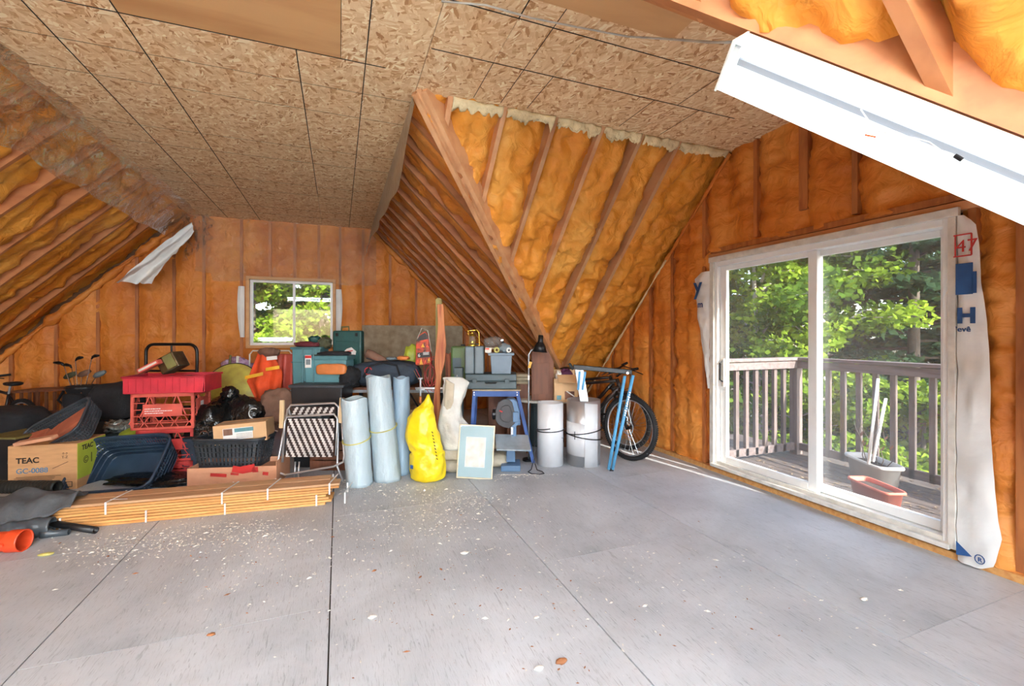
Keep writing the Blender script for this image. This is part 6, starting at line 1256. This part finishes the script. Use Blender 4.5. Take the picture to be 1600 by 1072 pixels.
# ---------------------------------------------------------------- bikes
def make_bike(label, m='bikef'):
    o = E('bicycle', (0, 0, 0), 0, label, 'bicycle')
    def wheel(x):
        r = .335; w_ = MB(); w_.tube([Vector((x+r*math.cos(a/48*6.283), 0, .36+r*math.sin(a/48*6.283))) for a in range(48)], .026, 10, closed=True)
        for a in range(96):
            t = a/96*6.283
            for sgn in (-1, 1): w_.box((x+(r+.024)*math.cos(t), sgn*.011, .36+(r+.024)*math.sin(t)), (.008, .013, .012), (0, -t, 0))
        wh = w_.build('wheel', M['rubber'], o, smooth=False)
        MB().tube([Vector((x+.308*math.cos(a/40*6.283), 0, .36+.308*math.sin(a/40*6.283))) for a in range(40)], .011, 6, closed=True).build('rim', M['chrome'] if x > 0 else M['alu'], wh, smooth=True)
        b = MB()
        for a in range(28):
            t = a/28*6.283; t2 = t+(.5 if a % 2 else -.5); b.tube([(x+.03*math.cos(t2), (.03 if a % 4 < 2 else -.03), .36+.03*math.sin(t2)), (x+.30*math.cos(t), 0, .36+.30*math.sin(t))], .0013, 4)
        b.build('spokes', M['chrome'], wh)['kind'] = 'stuff'
        MB().tube([(x, -.05, .36), (x, .05, .36)], .022, 12).build('hub', M['blackm'], wh); MB().tube([Vector((x+.07*math.cos(a/24*6.283), -.03, .36+.07*math.sin(a/24*6.283))) for a in range(24)], .009, 6, closed=True, sq=.4).build('brake_disc', M['galv'], wh)
    wheel(.0); wheel(-1.08)
    ht = Vector((-.20, 0, .92)); hb = Vector((-.15, 0, .78)); bb = Vector((-.66, 0, .31)); st_ = Vector((-.80, 0, .78)); ra = Vector((-1.08, 0, .36))
    f = MB()
    for a, c_, r in ((ht-Vector((.0, 0, .03)), hb, .022), (hb+Vector((0, 0, .03)), bb, .023), (ht-Vector((0, 0, .05)), st_, .019), (st_, bb, .017)): f.tube([a, c_], r, 12)
    for sg in (-1, 1): f.tube([bb+Vector((0, sg*.02, 0)), ra+Vector((0, sg*.055, 0))], .010, 8); f.tube([st_, ra+Vector((0, sg*.055, 0))], .009, 8)
    f.build('frame', M[m], o, smooth=True)
    f = MB(); f.tube([hb, Vector((-.125, 0, .72))], .022, 10)
    for sg in (-1, 1): f.tube([Vector((-.125, sg*.055, .74)), Vector((0, sg*.058, .36))], .016, 10)
    f.box((-.125, 0, .745), (.05, .14, .03)); f.build('fork', M[m], o, smooth=True)
    f = MB(); f.tube([ht, ht+Vector((.07, 0, .05))], .015, 8); c_ = ht+Vector((.08, 0, .06)); f.tube([c_+Vector((-.05, -.33, .03)), c_+Vector((0, -.1, 0)), c_+Vector((0, .1, 0)), c_+Vector((-.05, .33, .03))], .012, 10); hbr = f.build('handlebar', M['blackm'], o, smooth=True)
    for sg in (-1, 1):
        MB().tube([c_+Vector((-.036, sg*.22, .02)), c_+Vector((-.052, sg*.345, .032))], .017, 10).build('grip', M['rubber'], hbr, smooth=True); MB().tube([c_+Vector((-.02, sg*.19, .02)), c_+Vector((.05, sg*.23, -.01)), c_+Vector((.045, sg*.32, -.03))], .006, 6).build('brake_lever', M['blackm'], hbr, smooth=True)
    MB().tube([st_-Vector((-.03, 0, .1)), st_+Vector((-.03, 0, .12))], .014, 8).build('seat_post', M['alu'], o)
    MB().blob(st_+Vector((-.05, 0, .145)), (.13, .055, .03), .05, 1, 4, .8, 20, 10).blob(st_+Vector((-.13, 0, .15)), (.07, .085, .032), .05, 1, 5, .9, 20, 10).build('saddle', M['black'], o, smooth=True)
    ck = MB().tube([Vector((-.66, -.05, .31)), Vector((-.66, -.056, .31))], .085, 24).build('chainring', M['blackm'], o)
    for sg in (-1, 1): a = Vector((-.66, sg*.08, .31)); e_ = a+Vector((sg*.12, sg*.01, sg*.12)); MB().tube([a, e_], .010, 8).build('crank', M['alu'], o); MB().box(tuple(e_+Vector((0, sg*.05, 0))), (.09, .08, .022)).build('pedal', M['blackm'], o)
    MB().tube([(-.17, .02, .95), (-.05, .05, .98), (-.06, .05, .80), (-.13, .03, .76)], .004, 6).build('brake_cable', M['black'], o, smooth=True)
    return o
hd = -TH-RAD(52)
bk1 = make_bike('black mountain bike with a knobbly front tyre, foremost of the two by the wall'); p = P(982, 522, 5.02); p.z = 0; bk1.location = p; bk1.rotation_euler = (RAD(-3), 0, hd)
bk2 = copy_tree(bk1); bk2['label'] = 'second bike standing behind the foremost mountain bike, its wheel seen through the first'; p = P(978, 522, 5.50); p.z = 0; bk2.location = p; bk2.rotation_euler = (RAD(4), 0, hd+.06)
bk3 = copy_tree(bk1); bk3['label'] = 'dark bicycle with a black saddle at the far left edge of the room'; hd3 = math.pi-TH-.25; sl = Matrix.Rotation(hd3, 3, 'Z') @ Vector((-.88, 0, 0)); p = P(30, 522, 5.5)-sl; p.z = -.01; bk3.location = p; bk3.rotation_euler = (0, 0, hd3); bk3.scale = (.87,)*3
for b_ in (bk1, bk2, bk3): b_['group'] = 'bicycles parked in the loft'
# blue stand legs with black top bar
o, s = T('folded_sawhorse', 'folded light blue metal trestle with a black top bar leaning in front of the bikes', 'trestle', 953, zc=4.62, py=722, z=0)
X = lambda px: (px-953)*4.62/F; Z = lambda py: (720-py)*4.62/F
for a, c_ in (((951, 718), (977, 572)), ((957, 718), (990, 571))): MB().tube([(X(a[0]), 0, Z(a[1])), (X(c_[0]), .02, Z(c_[1]))], .017, 10, sq=1.0).build('leg', M['bluetub'], o, smooth=True)
for a, c_ in (((905, 595), (907, 566)), ((912, 595), (916, 566))): MB().tube([(X(a[0]), .08, Z(a[1])), (X(c_[0]), .06, Z(c_[1]))], .012, 8).build('short_leg', M['bluetub'], o)
MB().beam((X(897), .05, Z(562)), (X(988), .02, Z(570)), .03, .05, (0, 0, 1)).build('top_bar', M['blackm'], o, bev=.006)
MB().tube([(X(897), .05, Z(562)), (X(890), .05, Z(553))], .016, 8).build('bar_end', M['rubber'], o)
MB().tube([(X(980), -.02, Z(567)), (X(980), .03, Z(567))], .015, 12).build('pivot_bolt', M['chrome'], o)
MB().tube([(X(953), 0, .012), (X(958), 0, 0)], .018, 8).build('foot', M['rubber'], o)
b = MB(); rg = random.Random(8)
for k in range(11):
    f = .58+k*.024; x = X(957+33*f); z_ = Z(718-147*f); b.box((x-.004, -.02, z_), (.012+.008*(k % 3), .002, .012), (0, .45+.9*(k % 2), 0))
b.build('white_print', M['white'], o)
# cord loop on the floor
o = E('cord_loop', PZ(838, 738, .0), -TH, 'loop of thin black cord lying on the floor before the narrow tube', 'cord')
MB().tube([(-.01, .12, .35), (-.02, .10, .1), (-.05, .06, .01), (-.085, -.01, .007), (-.05, -.07, .007), (.03, -.09, .007), (.075, -.06, .007), (.06, .0, .007), (.01, .04, .012), (-.01, .10, .06)], .005, 8).build('cord', M['black'], o, smooth=True)
# dark clutter to close the gaps
o, s = T('brown_cabinet', 'reddish brown wooden cabinet standing behind the blue stand', 'cabinet', 796, zc=5.8, py=522, z=0); MB().box((.1, .15, .42), (.75, .3, .84)).build('cabinet_body', M['brownp'], o, bev=.004); MB().box((.1, -.004, .42), (.33, .01, .74)).build('door', M['brownp'], o, bev=.003)
o, s = T('cardboard_stack', 'brown cardboard box standing under the work table behind the white sack', 'cardboard box', 668, zc=5.3, py=522, z=0); MB().box((0, .12, .26), (.55, .3, .52)).build('box_body', M['card'], o, bev=.003); MB().box((0, .12, .5215), (.06, .3, .003)).build('tape', M['tan'], o)
o, s = T('grey_drum', 'dark grey lidded drum in the shadow behind the narrow metal tube', 'drum', 842, zc=5.75, py=522, z=0); MB().lathe([(.16, 0), (.17, .02), (.17, .5), (.175, .51), (.175, .54), (0, .545)], 28).build('drum_body', M['greyd'], o, smooth=False); MB().tube([(-.08, 0, .545), (-.06, 0, .58), (.06, 0, .58), (.08, 0, .545)], .008, 6).build('handle', M['blackm'], o)
# ---------------------------------------------------------------- litter
def litter(name, label, cat, spots, n, m, seed, smin, smax, amp=1.0):
    rg = np.random.default_rng(seed); b = MB()
    for k in range(n):
        px, py, sx, sy = spots[k % len(spots)]; x = rg.normal(px, sx); y = max(742, rg.normal(py, sy))
        if x < 60 or x > 1500 or (x > 1000 and y < 742+(x-1000)*.36): continue
        if x < 530 and y < 826-(x-60)*.075: continue
        p = PZ(x, y, .0); s_ = rg.uniform(smin, smax)*(1 if rg.random() < .93 else 2.0); a = rg.uniform(0, 6.28); dx, dy = math.cos(a)*s_, math.sin(a)*s_; k2 = rg.uniform(.2, .6); h_ = s_*rg.uniform(.15, .5)
        b.add([(p.x-dx, p.y-dy, .001), (p.x+dy*k2, p.y-dx*k2, .0015), (p.x+dx, p.y+dy, .001), (p.x-dy*k2, p.y+dx*k2, .0015), (p.x, p.y, .001+h_)], [(0, 1, 4), (1, 2, 4), (2, 3, 4), (3, 0, 4)])
    o = b.build(name, M[m]); return tag(o, label, cat, kind='stuff')
litter('foam_crumbs', 'pale foam crumbs and shavings scattered over the plywood floor', 'litter', [(250, 846, 60, 11), (330, 836, 70, 12), (400, 828, 50, 10), (160, 860, 40, 14), (700, 800, 60, 18), (640, 812, 70, 14), (720, 782, 40, 8), (620, 765, 60, 6), (800, 742, 30, 4), (400, 860, 160, 40), (640, 860, 260, 60), (900, 880, 300, 80), (560, 755, 20, 4)], 4200, 'chips', 91, .0035, .011)
litter('foam_crumbs', 'small brown wood splinters scattered among the pale crumbs', 'litter', [(300, 850, 140, 30), (700, 860, 200, 80), (800, 950, 300, 70)], 260, 'chipd', 92, .004, .011)
for px, py, r, m, lab in ((1350, 938, .022, 'chips', 'cream foam lump lying alone at the right of the floor'), (877, 1036, .028, 'chipd', 'brown-tipped foam lump at the front centre of the floor'), (842, 1046, .022, 'chips', 'pale foam lump left of the brown-tipped one'), (726, 866, .026, 'chips', 'beige foam lump on the floor centre, nearest the yellow sack'), (582, 966, .022, 'chips', 'flat pale foam chip at the front left of centre'), (330, 993, .018, 'chipd', 'thin orange wood chip on the near left floor'), (838, 966, .014, 'chips', 'small white foam chip in the near middle of the floor')):
    o = MB().blob(tuple(PZ(px, py)+Vector((0, 0, r*.3))), (r, r*.5, r*.35), .5, 3, int(px), 1, 14, 8, flat=-r*.3).build('foam_lump', M[m], smooth=True); tag(o, lab, 'foam lump', 'foam lumps on the floor')
o = MB().blob(tuple(PZ(72, 868)+Vector((0, 0, .008))), (.04, .02, .01), .4, 3, 5, 1, 14, 8).build('yellow_wrapper', M['ytape'], smooth=True); tag(o, 'small crumpled yellow wrapper on the floor at the left', 'wrapper')
